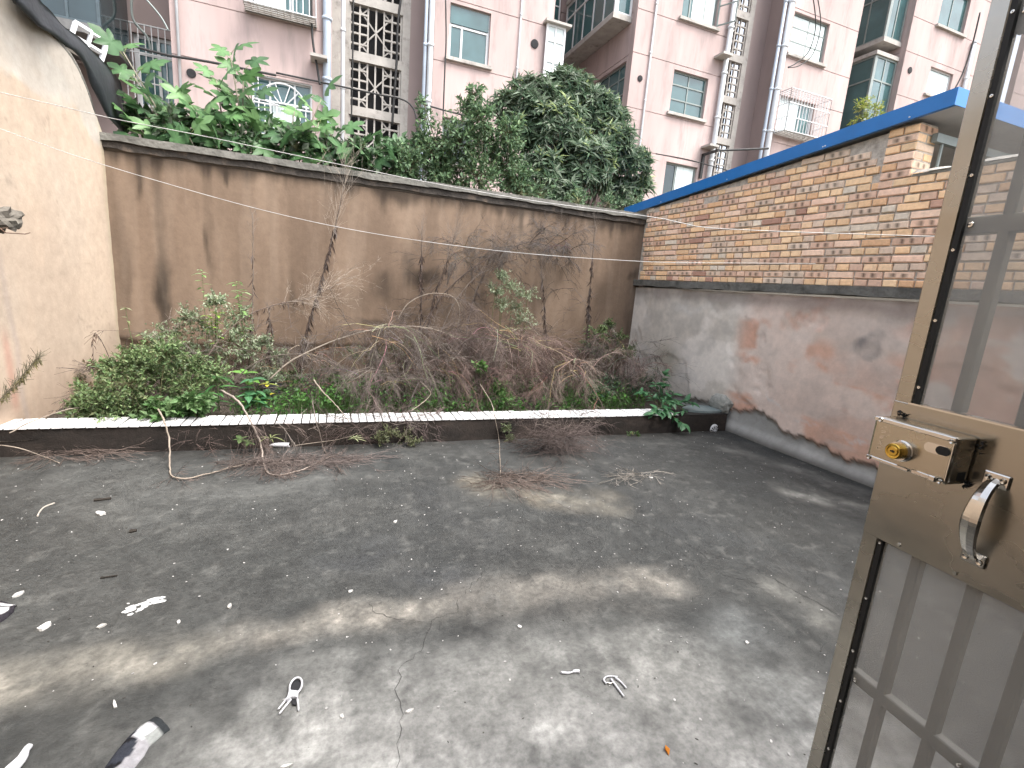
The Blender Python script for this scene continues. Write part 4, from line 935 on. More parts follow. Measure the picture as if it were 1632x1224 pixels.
mb = MB(); mb.prism(stad(.5040, 1.163, .003, .0072, FY+.0008, 0), (0, .0006, 0)); dpart(mb, 'slot_hole', M_gasket, lock)
mb = MB(); mb.cbox((.500, FY-.002, 1.1115), (.540, FY+.0035, 1.1185), .001); mb.cbox((.500, FY-.001, 1.1115), (.511, FY+.009, 1.1205), .0015); sl_ = dpart(mb, 'slide_catch', M_chrome, lock)
mb = MB(); mb.box((.4895, .012, 1.118), (.4875, .030, 1.132)); dpart(mb, 'bolt_hole', M_gasket, lock)
for (a, z) in ((.607, 1.1855), (.4945, 1.1825), (.6125, 1.113), (.4965, 1.1145)):
    mb = MB(); mb.lathe([(.0, 0), (.0042, 0), (.0034, .0022), (.0012, .0012), (0, .0011)], Matrix.Translation((a, FY+.0026, z)) @ RX, 12); dpart(mb, 'screw', M_chrome, lock)
# faint pressed marks along the free end of the lock case
def mark(L): 
    mb = MB()
    for (a0, z0, a1, z1) in L: mb.tube([(a0, FY+.0004, z0), (a1, FY+.0004, z1)], .00055, 4)
    return mb
X_ = .600
mb = mark([(X_, 1.174, X_-.004, 1.175), (X_+.004, 1.171, X_+.001, 1.172), (X_+.003, 1.166, X_-.005, 1.1675), (X_+.003, 1.163, X_-.005, 1.1645), (X_+.004, 1.155, X_-.004, 1.1585), (X_-.004, 1.155, X_+.004, 1.1525), (X_+.004, 1.146, X_-.004, 1.1475), (X_+.004, 1.142, X_-.004, 1.1435), (X_, 1.147, X_, 1.1425), (X_+.004, 1.136, X_-.003, 1.1375), (X_+.004, 1.131, X_-.003, 1.1325), (X_+.004, 1.136, X_+.004, 1.131)])
dpart(mb, 'pressed_mark', M_chrome, lock)
# weld spatter round the lock
mb = MB(); rr = random.Random(8)
for (a, z) in ((.487, 1.178), (.487, 1.112), (.489, 1.106), (.615, 1.196), (.605, 1.195), (.487, 1.17)):
    for k in range(5): q = Vector((a+rr.uniform(-.006, .004), .003, z+rr.uniform(-.006, .006))); mb.tube([q, q+Vector((rr.uniform(-.006, .002), .004, rr.uniform(-.004, .005)))], [.0016, .0006], 5, (.03, .03, .03))
dpart(mb, 'weld', M_gasket, lock)
# pull handle
hd = MB(); HA = .452
for z in (1.133, 1.000): hd.cbox((HA-.017, .0024, z-.011), (HA+.017, .0062, z+.011), .002)
prof = []
for k in range(25):
    t_ = k/24; z = 1.000+.133*t_; prof.append(Vector((HA, .004+.034*math.sin(math.pi*t_)**.6, z)))
v = []; f = []
for k, p in enumerate(prof):
    t_ = k/24; wd = .0105-.0015*math.cos(2*math.pi*t_)+.0015*math.sin(math.pi*t_)
    tt = (prof[min(k+1, 24)]-prof[max(k-1, 0)]).normalized(); nn = Vector((1, 0, 0)).cross(tt); nn = nn if nn.y > 0 else -nn
    for (sx, sy) in ((-1, -.1), (-.75, .55), (0, .9), (.75, .55), (1, -.1), (0, -.35)): v.append(tuple(p+Vector((sx*wd, 0, 0))+nn*(sy*.0042)))
    if k: f += [((k-1)*6+q, (k-1)*6+(q+1) % 6, k*6+(q+1) % 6, k*6+q) for q in range(6)]
hd.add(v, f); h_ = dpart(hd, 'pull_handle', M_chrome)
for z in (1.133, 1.000):
    for s_ in (-.0095, .0095): mb = MB(); mb.lathe([(.0, 0), (.0048, 0), (.004, .0022), (.0012, .0012), (0, .001)], Matrix.Translation((HA+s_, .0062, z+(.002 if z > 1.1 else -.002))) @ RX, 12); dpart(mb, 'screw', M_chrome, h_)
for z in (.4, 1.7): mb = MB(); mb.tube([(A0-.006, -.03, z), (A0-.006, -.03, z+.1)], .008, 10); dpart(mb, 'hinge', M_steel)
# ================================================================== PLANTS
def cones(mb, P0, P1, r, c):
    """many hair-thin twigs at once"""
    P0 = np.asarray(P0, float); P1 = np.asarray(P1, float); n = len(P0)
    if n == 0: return
    D = P1-P0; D /= (np.linalg.norm(D, axis=1, keepdims=True)+1e-9)
    A = np.cross(D, np.where(np.abs(D[:, 2:3]) < .9, np.array([[0, 0, 1.]]), np.array([[1., 0, 0]]))); A /= (np.linalg.norm(A, axis=1, keepdims=True)+1e-9); B = np.cross(D, A)
    r = np.broadcast_to(np.asarray(r, float), (n,))[:, None]
    v = np.stack([P0+A*r, P0+(-.5*A+.866*B)*r, P0+(-.5*A-.866*B)*r, P1+A*r*.5, P1+(-.5*A+.866*B)*r*.5, P1+(-.5*A-.866*B)*r*.5], 1).reshape(-1, 3)
    f = (np.array([[0, 1, 4, 3], [1, 2, 5, 4], [2, 0, 3, 5]])[None]+(np.arange(n)*6)[:, None, None]).reshape(-1, 4)
    c = np.asarray(c, float); c = np.tile(c, (n, 1)) if c.ndim == 1 else c
    mb.add(v, f, np.repeat(c, 6, 0))
def smooth(P, k=6):
    if len(P) < 3: return [P[0].lerp(P[-1], i/k) for i in range(k+1)]
    Q = []
    for a, b, c, d in zip([P[0]]+P[:-2], P[:-1], P[1:], P[2:]+[P[-1]]):
        for i in range(k):
            t = i/k; Q.append(.5*((2*b)+(c-a)*t+(2*a-5*b+4*c-d)*t*t+(-a+3*b-3*c+d)*t**3))
    return Q+[P[-1]]
def pth(pts, Y0, Y1=None):
    Y1 = Y0 if Y1 is None else Y1; n = len(pts)-1
    return smooth([atY(a, b, Y0+(Y1-Y0)*i/n) for i, (a, b) in enumerate(pts)])
def rvec(s=1.): return Vector((rnd(-1, 1), rnd(-1, 1), rnd(-1, 1)))*s
class Dry:
    """a dead plant: stems with hair-thin branching twigs and clinging withered leaves"""
    def __init__(s): s.stem = MB(); s.a = []; s.b = []; s.r = []; s.c = []; s.lp = []; s.ld = []; s.lc = []; s.ll = []; s.nst = 0; s.main = []
    def line(s, P, r0, r1, col):
        n = len(P); mb = s.stem
        if r0 > .0038: mb = MB(); s.main.append(mb); P = [p+rvec(r0*.35) if 0 < i < n-1 else p for i, p in enumerate(P)]; r0 *= .8; r1 *= .8; g = sum(col)/3; col = tuple((x*.65+g*.35)*.8 for x in col)
        mb.tube(P, [(r0+(r1-r0)*i/(n-1))*rnd(.85, 1.15) for i in range(n)], 5, col)
    def spray(s, p, d, L, r, lev, nb, droop, col, spread=.75):
        n = 4 if lev else 2; q = Vector(p); d = Vector(d).normalized(); pts = [q.copy()]
        for i in range(n):
            d = (d+rvec(.16)+Vector((0, 0, -droop/n))).normalized(); q2 = q+d*(L/n)
            s.a.append(tuple(q)); s.b.append(tuple(q2)); s.r.append(r*1.25*(1-.18*i)); k = rnd(.6, 1.1); g = sum(col)/3; s.c.append(tuple((x*.62+g*.38)*k for x in col)); q = q2; pts.append(q.copy())
        if lev > 0:
            for k in range(nb):
                t = rnd(.15, 1)*n; i = min(int(t), n-1); b = pts[i].lerp(pts[i+1], t-i); dd = (pts[i+1]-pts[i]).normalized()
                s.spray(b, (dd+rvec(spread)).normalized(), L*rnd(.35, .6), max(r*.62, .0008), lev-1, max(3, nb-1), droop*1.1, col, spread)
    def hang(s, P, n, t0, t1, L=.07, col=(.09, .06, .045)):
        m = len(P)-1
        for k in range(n):
            t = rnd(t0, t1)*m; i = min(int(t), m-1); b = P[i].lerp(P[i+1], t-i)
            s.lp.append(tuple(b)); d = Vector((rnd(-.5, .5), rnd(-.5, .3), -1)); s.ld.append(tuple(d)); s.ll.append(L*rnd(.5, 1.3)); q = rnd(.6, 1.5); s.lc.append(tuple(x*q for x in col))
    def build(s, label, **k):
        t = empty('dead_weed', (0, 0, 0), label=label, cat='dead plant', group=k.get('group', 'dead weeds in and around the planter'))
        V = np.concatenate([np.array(s.a).reshape(-1, 3)]+[v for m_ in s.main+[s.stem] for v in m_.V]); lo = V[V[:, 2].argmin()]; t.location = tuple(lo); inv = Matrix.Translation(-Vector(lo))
        for m_ in s.main: o = m_.build('stem', M_twig, t, True); o.matrix_parent_inverse = inv
        if s.a: mb = s.stem; cones(mb, s.a, s.b, s.r, s.c); o = mb.build('twigs', M_twig, t, kind='stuff'); o.matrix_parent_inverse = inv
        if s.lp:
            n = len(s.lp); mb = MB(); U = RNG.normal(size=(n, 3)); mb.leaves(s.lp, s.ld, U, s.ll, np.array(s.ll)*.16, np.array(s.lc), .3, .1); o = mb.build('withered_leaves', M_leaf, t, kind='stuff'); o.matrix_parent_inverse = inv
        return t
BR = (.075, .050, .038); RD = (.145, .098, .078); TN = (.34, .265, .19); GB = (.17, .13, .10); ST = (.30, .235, .17)
def sprays_on(D, P, n, t0, t1, L, lev, nb, droop, col, r=.0016, upd=None, spread=.75):
    m = len(P)-1; n = int(n*2.3)
    for k in range(n):
        t = (t0+(t1-t0)*(k+rnd(.1, .9))/n)*m; i = min(int(t), m-1); b = P[i].lerp(P[i+1], t-i); tg = (P[i+1]-P[i]).normalized()
        d = tg*.7+rvec(.6)+(Vector(upd) if upd else Vector((0, 0, 0)))
        D.spray(b, d, L*rnd(.7, 1.25), r, lev, nb, droop, col, spread)

# tall upright dead weeds against the back wall
def upright(pts, Y0, Y1, label, nh=60, col=BR, r=.008, topL=.22, topn=9, hcol=(.07, .048, .038), t1=.8, topcol=None):
    D = Dry(); P = pth(pts, Y0, Y1); D.line(P, r*1.25, r*.45, col); D.hang(P, int(nh*1.6), .1, t1, .095, hcol)
    sprays_on(D, P, topn, .72, 1.0, topL, 1, 4, -.15, topcol or GB, .0013, (0, 0, .6)); sprays_on(D, P, 8, .15, .7, .10, 0, 0, .1, col, .0012); return D.build(label)
upright([(470, 600), (484, 545), (505, 470), (530, 380), (553, 278)], 5.1, 5.65, 'tall leaning dead weed with withered leaves reaching the coping', 150, topL=.38, topn=12, r=.009, topcol=TN)
upright([(668, 590), (671, 500), (671, 430), (673, 365)], 5.3, 5.7, 'straight dark dead weed left of the green mugwort clump', 80, topL=.20)
upright([(890, 600), (872, 545), (866, 470), (861, 415)], 5.3, 5.6, 'thin dead weed right of the green mugwort clump', 70, topL=.2)
upright([(930, 600), (937, 520), (941, 450), (949, 355)], 5.4, 5.75, 'straight dark dead weed nearest the right corner of the back wall', 110, r=.009)
upright([(395, 600), (402, 520), (403, 440), (403, 340)], 5.2, 5.5, 'thin pale dead stalk standing among the left seedlings', 26, col=GB, r=.006, topL=.14, topn=6)
upright([(675, 560), (690, 480), (708, 430), (726, 372)], 5.2, 5.55, 'slanted dead weed crossing behind the big arching branch', 40, r=.007, topL=.3, topn=10)
upright([(425, 580), (430, 530), (428, 490)], 5.1, 5.2, 'short brown dead stalk beside the left arching branch', 40, col=GB, r=.005, topL=.08, topn=4)
upright([(735, 600), (745, 520), (760, 460), (790, 400)], 5.3, 5.6, 'leaning dead weed behind the reddish twigs at centre', 50, col=GB, r=.007, topL=.34, topn=10)

# arching branches with sprays of fine twigs
def arch(label, stems, **k):
    D = Dry()
    for (pts, Y0, Y1, r0, r1, col, sp, hg) in stems:
        P = pth(pts, Y0, Y1); D.line(P, r0, r1, col)
        for q in sp: sprays_on(D, P, *q)
        if hg: D.hang(P, *hg)
    return D.build(label, **k)
arch('long pale branch arching from left to centre over the planter', [([(430, 605), (470, 572), (555, 535), (635, 521), (700, 527), (760, 560), (790, 590)], 4.7, 4.9, .010, .004, TN, [(26, .35, 1, .30, 2, 5, .7, RD, .0016), (12, .5, .9, .28, 2, 5, .9, GB, .0016)], (20, .2, .6, .06))])
arch('big dark branch rising diagonally to a grey spray under the clothes line', [([(640, 590), (680, 510), (725, 450), (790, 405), (850, 384), (905, 372)], 5.1, 5.6, .011, .004, BR, [(26, .55, 1, .34, 2, 5, .2, (.12, .095, .08), .0014), (10, .3, .7, .2, 1, 5, .5, BR, .0014)], (60, .2, .75, .07)),
     ([(690, 560), (720, 490), (760, 440), (800, 425)], 5.2, 5.5, .007, .003, GB, [(8, .5, 1, .26, 2, 5, .2, (.12, .095, .08), .0014)], (30, .2, .8, .06))])
arch('small arched brown branch below the big dark branch', [([(634, 510), (650, 484), (685, 468), (720, 472), (732, 492), (730, 520)], 5.2, 5.1, .006, .003, TN, [(8, .5, 1, .18, 1, 5, .6, GB, .0014)], (40, .15, .6, .06)), ([(690, 470), (740, 480), (780, 520)], 5.1, 4.9, .005, .002, GB, [(10, .3, 1, .22, 2, 5, .8, RD, .0014)], None)])
arch('left brown branch arching up from the bush to the leaning weed', [([(330, 570), (355, 535), (400, 500), (450, 483), (490, 476), (540, 452)], 4.9, 5.3, .009, .003, (.15, .10, .075), [(16, .55, 1, .30, 2, 4, .1, TN, .0013)], (50, .3, .8, .06))])
arch('thin grey branch bowing over the dark pit in the planter', [([(372, 615), (390, 590), (430, 569), (490, 565), (530, 578), (560, 602), (570, 640)], 4.6, 4.5, .007, .003, GB, [(12, .3, 1, .2, 1, 5, .6, GB, .0014)], None)])
def fan(px, py, Y, n, L, col, label, stem=None, lev=2, nb=5, droop=1.1, thick=.0022, spread=.65, scol=TN):
    D = Dry(); c = atY(px, py, Y); n = int(n*1.0); L *= 1.18
    if stem: P = pth(stem, Y+.15, Y); D.line(P, .009, .005, GB)
    for k in range(n):
        a = rnd(0, 2*math.pi); d = Vector((math.cos(a), math.sin(a)*.7, rnd(-.3, .9))); Lk = L*rnd(.35, 1.3); dk = droop*rnd(.15, 1.25); kink = random.randint(2, 5) if rnd(0, 1) < .35 else 9
        # a stout rib, sometimes broken, then the fine dry panicle on it
        q = c+Vector((rnd(-.16, .16), rnd(-.16, .16), rnd(-.14, .07))); pts = [q.copy()]
        for i in range(6):
            if i == kink: d = (d+rvec(1.3)+Vector((0, 0, -.8))).normalized()
            d = (d+Vector((0, 0, -dk*.30))+rvec(.22)).normalized(); q = q+d*(Lk/6); pts.append(q.copy())
        D.line(pts, thick*1.3, thick*.5, tuple(x*rnd(.6, 1.15) for x in scol))
        m = len(pts)-1
        for j in range(15):
            t = rnd(.25, 1)*m; i = min(int(t), m-1); b = pts[i].lerp(pts[i+1], t-i); D.spray(b, (pts[i+1]-pts[i]).normalized()+rvec(.7), L*rnd(.15, .42), .0014, lev-1, nb+2, .5, col, spread)
    return D.build(label)
fan(806, 522, 4.75, 26, .62, RD, 'reddish brown dead weed drooping like a fountain at the centre', [(760, 640), (785, 570), (806, 522)])
fan(850, 545, 4.6, 20, .52, (.19, .11, .085), 'rusty dead weed drooping just right of the centre', [(830, 640), (845, 590), (850, 545)])
fan(618, 530, 4.7, 20, .52, (.15, .115, .095), 'grey brown dead weed drooping left of the centre', [(640, 630), (630, 570), (618, 530)])
fan(690, 545, 4.9, 18, .5, (.13, .085, .07), 'dark brown dead weed between the two drooping clumps', [(690, 640), (692, 590), (690, 545)], scol=GB)
fan(921, 582, 4.45, 24, .42, (.23, .165, .12), 'straw pale dead weed drooping at the right of the planter', [(900, 660), (905, 620), (921, 582)], scol=ST, thick=.0028)
fan(1000, 560, 4.8, 18, .46, (.17, .115, .095), 'brown wispy dead weed beside the right wall', [(1000, 640), (1000, 600), (1000, 560)], scol=GB)
fan(1035, 585, 4.6, 10, .32, (.19, .125, .10), 'small brown dead weed touching the right wall above the leafy plant', None, scol=GB)
fan(960, 545, 5.1, 12, .44, (.13, .10, .08), 'dim brown dead weed behind the straw pale one', None, scol=GB)
fan(745, 530, 5.2, 16, .50, (.12, .085, .07), 'shadowy dead weed at the foot of the slanted weeds', None, scol=BR)
fan(545, 590, 4.8, 14, .46, (.12, .09, .075), 'dull brown dead weed left of the planter middle', None, scol=GB)
fan(880, 600, 4.4, 14, .36, (.21, .125, .095), 'low rusty dead weed just behind the tiled kerb', None, scol=RD)
fan(500, 560, 5.3, 10, .42, (.15, .12, .10), 'thin grey dead weed by the foot of the leaning weed', None, scol=TN)
fan(320, 600, 5.0, 8, .38, (.15, .10, .08), 'brown dead weed tangled into the left bush', None, scol=GB)
fan(185, 590, 5.0, 8, .34, (.16, .12, .09), 'dry brown weed in the corner by the left wall', None, scol=GB)

fan(720, 575, 4.5, 16, .42, (.16, .10, .08), 'brown dead weed low behind the tiles left of the fountain shaped one', None, scol=GB)
fan(590, 600, 4.4, 14, .38, (.15, .11, .09), 'greyish dead weed low behind the tiles, left of the crooked twig', None, scol=GB)
fan(790, 590, 4.4, 14, .36, (.18, .10, .08), 'reddish dead weed low behind the tiles under the fountain shaped one', None, scol=RD)
fan(650, 590, 4.5, 14, .40, (.13, .095, .08), 'dark brown dead weed low behind the tiles near the crooked twig', None, scol=GB)
fan(895, 385, 5.5, 16, .42, (.115, .095, .085), 'grey dry weed top spread flat on the wall under the lower line', None, droop=.35, scol=BR)
fan(740, 400, 5.6, 12, .36, (.12, .10, .085), 'faint grey weed top on the wall left of the big spray', None, droop=.2, scol=BR)
fan(820, 395, 5.6, 12, .40, (.12, .10, .085), 'faint grey weed top on the wall above the mugwort clump', None, droop=.2, scol=BR)
fan(455, 600, 4.9, 10, .36, (.13, .10, .08), 'brown dead weed behind the black pot', None, scol=GB)
def tangle(label, x0, x1, y0, y1, Y, n, L, cols, lev=1):
    """matted mass of crossing dry twigs"""
    D = Dry()
    for k in range(int(n*.68)):
        p = atY(rnd(x0, x1), y0+(y1-y0)*rnd(0, 1)**.8, rnd(*Y)); p.z = max(p.z, .14); a = rnd(0, 2*math.pi); d = Vector((math.cos(a), math.sin(a)*.5, rnd(-.5, .9)))
        D.spray(p, d, L*rnd(.4, 1.3), rnd(.0012, .0026), lev, 6, rnd(-.1, .9), random.choice(cols), .7)
    return D.build(label)
CT = [(.13, .10, .085), (.17, .125, .10), (.10, .075, .06), (.24, .19, .15), (.15, .10, .08)]
tangle('matted grey brown twigs across the middle of the planter', 560, 800, 540, 655, (4.3, 5.2), 260, .40, CT)
tangle('matted reddish brown twigs right of the planter middle', 760, 930, 530, 650, (4.3, 5.1), 240, .36, CT+[(.19, .11, .09)]*3)
tangle('matted brown twigs toward the right wall', 920, 1060, 545, 650, (4.3, 5.2), 170, .36, CT)
tangle('thin brown twigs crossing over the left bushes', 200, 540, 520, 650, (4.4, 5.4), 190, .40, CT)
tangle('fine grey twigs clinging to the wall above the planter middle', 660, 930, 370, 540, (5.3, 5.75), 170, .40, [(.10, .08, .07), (.13, .105, .09), (.085, .066, .055)])
tangle('dry twigs draped over the tiles and kerb front', 380, 700, 650, 690, (3.82, 4.0), 90, .22, CT)
tangle('dry twigs draped over the tiles right of the middle hanging branch', 820, 960, 648, 695, (3.82, 4.0), 80, .24, CT)
# branches hanging over the kerb and lying on the concrete
def fallen(label, pts3, r0, r1, col, sp=()):
    D = Dry(); P = smooth([Vector(p) for p in pts3]); D.line(P, r0, r1, col)
    for q in sp: sprays_on(D, P, *q)
    return D.build(label, group='fallen branches over the kerb')
F = lambda px, py, z=.012: tuple(atZ(px, py, z))
KF = lambda px, py, off=.03: tuple(atY(px, py, KY(0)-off))
fallen('pale branch bent at a right angle on the concrete at the left', [atY(250, 650, 4.15), atY(262, 672, 3.93), KF(270, 705, .10), F(271, 748), F(276, 760), F(300, 762), F(350, 750), F(397, 738)], .008, .005, TN, [(10, .5, 1, .16, 1, 4, .2, RD, .0016)])
fallen('pale branch bent over the kerb onto the concrete beside the white tube', [atY(352, 622, 4.3), atY(380, 640, 4.15), atY(397, 668, 3.9), KF(413, 700, .12), F(421, 740), F(428, 754), F(450, 757), F(490, 745), F(525, 728)], .010, .005, (.36, .28, .22), [(26, .25, .7, .16, 2, 5, .6, RD, .0015), (12, .7, 1, .14, 1, 4, .2, RD, .0015)])
fallen('thin grey branch dropping over the kerb to the concrete, third from the left', [atY(498, 640, 4.2), atY(503, 668, 3.9), KF(512, 700, .08), KF(516, 716, .12), F(538, 745), F(542, 750)], .006, .004, GB, [(8, .5, 1, .14, 1, 4, .2, RD, .0014)])
fallen('thin pale branch hanging over the kerb at the middle', [atY(765, 612, 4.4), atY(782, 640, 4.15), atY(788, 662, 3.9), KF(795, 700, .06), F(797, 738), F(798, 755)], .006, .003, TN, [(6, .7, 1, .15, 1, 5, .3, RD, .0015)])
fallen('long pale twig lying against the left end of the kerb', [KF(-20, 708, .04), KF(30, 714, .08), F(70, 728), F(95, 738)], .005, .003, TN)
fallen('thin pale twig arching over the left end of the tiles', [atY(15, 690, 3.85), atY(60, 668, 4.0), atY(110, 652, 4.15), atY(135, 650, 4.3)], .005, .003, TN)
fallen('crooked pale branch standing up behind the tiles left of centre', [atY(500, 605, 4.3), atY(515, 625, 4.2), atY(535, 645, 4.12), atY(548, 662, 3.98), atY(556, 672, 3.9)], .007, .004, TN)
fallen('crooked pale twig leaning on the tiles at centre', [atY(670, 608, 4.35), atY(686, 625, 4.3), atY(678, 638, 4.2), atY(655, 655, 4.05)], .005, .004, TN)
fallen('thin straight twig along the foot of the kerb', [KF(470, 710, .06), KF(540, 700, .05), KF(570, 690, .04)], .004, .002, TN)
def litter(label, px, py, n, L, col, z=.05, sq=(1, 1, .35), name='dead_weed'):
    D = Dry(); c = atZ(px, py, 0); 
    for k in range(int(n*2.4)):
        b = c+Vector((rnd(-1, 1)*.13*sq[0], rnd(-.5, .5)*.13*sq[1], rnd(.008, z))); a = rnd(0, 2*math.pi); D.spray(b, Vector((math.cos(a)*sq[0], math.sin(a)*sq[1], rnd(-.05, sq[2]))), L*rnd(.5, 1.2), .0016, 1, 5, .25, col, .6)
    D.a = [(a[0], a[1], max(a[2], .006)) for a in D.a]; D.b = [(a[0], a[1], max(a[2], .006)) for a in D.b]
    return D.build(label, group='dry litter on the concrete')
litter('heap of reddish dry twigs on the concrete under the kerb at left', 430, 742, 50, .22, (.16, .115, .095), sq=(1.6, 1, .3))
litter('brown twig litter trailing along the kerb foot below the left bush', 130, 728, 26, .20, (.17, .115, .09), sq=(1.8, .8, .2))
litter('reddish twig litter on the concrete left of the small fine leaved weed', 530, 738, 40, .24, (.15, .11, .095), sq=(2, 1, .25))
litter('large reddish heap of dead twigs leaning on the kerb right of centre', 885, 722, 110, .30, (.115, .08, .068), z=.20, sq=(1.6, 1, .9))
litter('flat brown twig litter on the concrete below the middle of the kerb', 830, 768, 60, .22, (.16, .11, .085), sq=(2.0, 1.2, .15))
litter('brown dry twigs hanging on the kerb left of the fine leaved weed', 582, 705, 50, .22, (.12, .075, .06), z=.2, sq=(1.2, .6, .6))
litter('dark reddish dry sprig drooping over the kerb beside the fine leaved weed', 675, 700, 46, .20, (.135, .085, .075), z=.2, sq=(.7, .6, .6))
litter('pale scattered twigs on the concrete near the right wall', 1010, 762, 12, .20, (.30, .26, .21), sq=(1.6, 1, .05))
litter('brown dry twigs on the kerb between the two hanging branches', 335, 712, 30, .2, (.15, .095, .075), z=.16, sq=(1.2, .6, .5))

# living weeds
def herb(name, label, cat, clumps, n, L, W, cols, Yr, base=None, group=None, mat=None, stemc=(.10, .10, .05), up=.4, flat=.8, colvar=.25):
    """many-leaved weed: clumps (px, py, radius in m) at depth Yr, stems from the soil"""
    cl = [(atY(a, b, rnd(*Yr)), r_*rnd(1.1, 1.55)) for a, b, r_ in clumps]
    bx_ = base or (sum(c[0].x for c in cl)/len(cl), sum(c[0].y for c in cl)/len(cl)); bp = Vector((bx_[0], bx_[1], .12))
    t = empty(name, bp, label=label, cat=cat, group=group); inv = Matrix.Translation(-bp)
    ms = MB(); ml = MB(); P = []; Dd = []; Cc = []; SL = []
    for c, r_ in cl:
        g = Vector((c.x*.75+bp.x*.25+rnd(-.05, .05), c.y*.8+bp.y*.2, min(.13, c.z-.02))); ms.tube(smooth([g, g.lerp(c, .55)+rvec(.03), c], 4), [.005]*4+[.004]*4+[.002], 5, stemc) if (c-g).length > .02 else None
        k = 0; nt_ = max(4, int(n*2.5/14)); 
        for j in range(nt_):
            e = c+Vector((rnd(-1, 1), rnd(-1, 1), rnd(-.8, 1)*flat)).normalized()*r_*rnd(.55, 1.05); cones(ms, [tuple(c)], [tuple(e)], .0016, stemc)
            for q in range(14):
                tt = rnd(.25, 1.02); p = c.lerp(e, tt); d = (e-c).normalized()*.5+rvec(.9)+Vector((0, 0, up*.4)); P.append(tuple(p)); Dd.append(tuple(d)); f_ = rnd(1-colvar, 1+colvar); col = random.choice(cols); Cc.append(tuple(x*f_ for x in col)); SL.append(rnd(.6, 1.25))
    N = len(P); U = RNG.normal(size=(N, 3))*.5+np.array([0, 0, 1.]); SL = np.array(SL)
    ml.leaves(P, Dd, U, L*.95*SL, W*1.0*SL, np.array(Cc))
    o = ms.build('stem', M_bark, t, kind='stuff'); o.matrix_parent_inverse = inv; o = ml.build('foliage', mat or M_leaf, t, kind='stuff'); o.matrix_parent_inverse = inv
    return t
OL = [(0.11, 0.18, 0.068), (0.155, 0.235, 0.093), (0.219, 0.3, 0.141), (0.085, 0.133, 0.058), (0.178, 0.207, 0.101)]
GR = [(0.07, 0.149, 0.045), (0.097, 0.194, 0.06), (0.049, 0.104, 0.037), (0.137, 0.247, 0.089)]
PG = [(0.204, 0.267, 0.153), (0.275, 0.326, 0.211), (0.146, 0.197, 0.107), (0.347, 0.385, 0.283)]
BRT = [(.06, .16, .03), (.085, .20, .04), (.04, .11, .025)]
DK = [(0.036, 0.091, 0.042), (0.057, 0.13, 0.063), (0.078, 0.163, 0.084), (0.028, 0.065, 0.031)]
herb('weed_bush', 'olive small leaved bush filling the left end of the planter', 'bush', [(180, 590, .13), (225, 570, .13), (265, 560, .14), (300, 585, .15), (340, 600, .15), (150, 628, .16), (205, 612, .17), (255, 600, .18), (185, 655, .15), (235, 650, .17), (285, 645, .17), (140, 655, .12), (230, 585, .14), (300, 620, .16), (205, 668, .09), (262, 668, .1), (165, 640, .14)], 300, .034, .017, OL, (4.25, 4.6))
herb('weed_bush', 'brownish fine leaved bush in the corner by the left wall', 'bush', [(135, 610, .10), (175, 590, .10), (155, 585, .08), (205, 570, .12), (235, 560, .12)], 120, .026, .012, [(.13, .12, .06), (.15, .10, .06), (.09, .09, .045)], (4.7, 5.1))
herb('weed_bush', 'pale grey green bush against the back wall at the left', 'bush', [(300, 505, .12), (345, 480, .10), (440, 570, .12), (435, 600, .14), (250, 550, .14), (385, 530, .14), (330, 520, .16), (365, 545, .18), (400, 560, .16), (345, 565, .18), (300, 560, .15), (420, 545, .12), (270, 530, .12), (310, 590, .16), (415, 590, .15), (380, 500, .12)], 190, .032, .015, PG, (5.0, 5.5))
herb('weed_bush', 'bright green leafy weed just left of the dark pit', 'weed', [(300, 655, .10), (260, 655, .10), (315, 640, .09), (230, 675, .06)], 110, .06, .034, [(.07, .15, .045), (.10, .18, .07), (.13, .21, .09)], (4.05, 4.25))
herb('weed_bush', 'grey green mugwort clump standing before the back wall', 'weed', [(790, 462, .10), (815, 458, .12), (840, 470, .12), (825, 490, .12), (800, 485, .10), (800, 440, .07), (835, 512, .12)], 150, .040, .010, PG, (5.2, 5.5))
herb('weed_bush', 'green weed in the back corner right of the straw pale dead weed', 'weed', [(955, 530, .12), (985, 540, .12), (965, 560, .14), (1000, 560, .1), (970, 515, .07), (940, 555, .1)], 120, .045, .018, [(.10, .16, .05), (.15, .20, .09), (.07, .11, .04)], (5.1, 5.5))
herb('weed_bush', 'dark green weed below the brown wisps at the right', 'weed', [(985, 610, .15), (1010, 620, .14), (960, 625, .14), (940, 640, .10), (1000, 640, .12), (1030, 610, .1)], 200, .036, .016, DK, (4.4, 4.9))
herb('weed_bush', 'light green round leaved weed at the middle of the planter', 'weed', [(795, 615, .08), (805, 632, .09), (785, 640, .07), (765, 585, .05)], 80, .05, .032, [(.12, .24, .06), (.16, .28, .09), (.09, .19, .05)], (4.4, 4.6))
herb('weed_bush', 'dim olive weed behind the centre dead weeds', 'weed', [(600, 570, .14), (640, 560, .14), (560, 565, .12), (690, 600, .14), (740, 590, .14), (870, 590, .12), (520, 600, .14), (470, 600, .12)], 130, .032, .013, [(.08, .11, .045), (.11, .12, .06), (.06, .075, .035)], (4.9, 5.4))
herb('weed_bush', 'fine leaved small weed growing out of the kerb front left of centre', 'weed', [(620, 690, .07), (645, 695, .08), (605, 700, .06), (660, 705, .06), (632, 715, .05), (620, 730, .04)], 130, .020, .009, [(.11, .13, .06), (.14, .16, .08), (.09, .09, .05)], (3.84, 3.90))
herb('weed_bush', 'small pale weed on the kerb front under the middle hanging branch', 'weed', [(808, 682, .05), (812, 700, .05), (806, 715, .04)], 70, .028, .011, [(.10, .13, .06), (.13, .16, .08)], (3.84, 3.90))
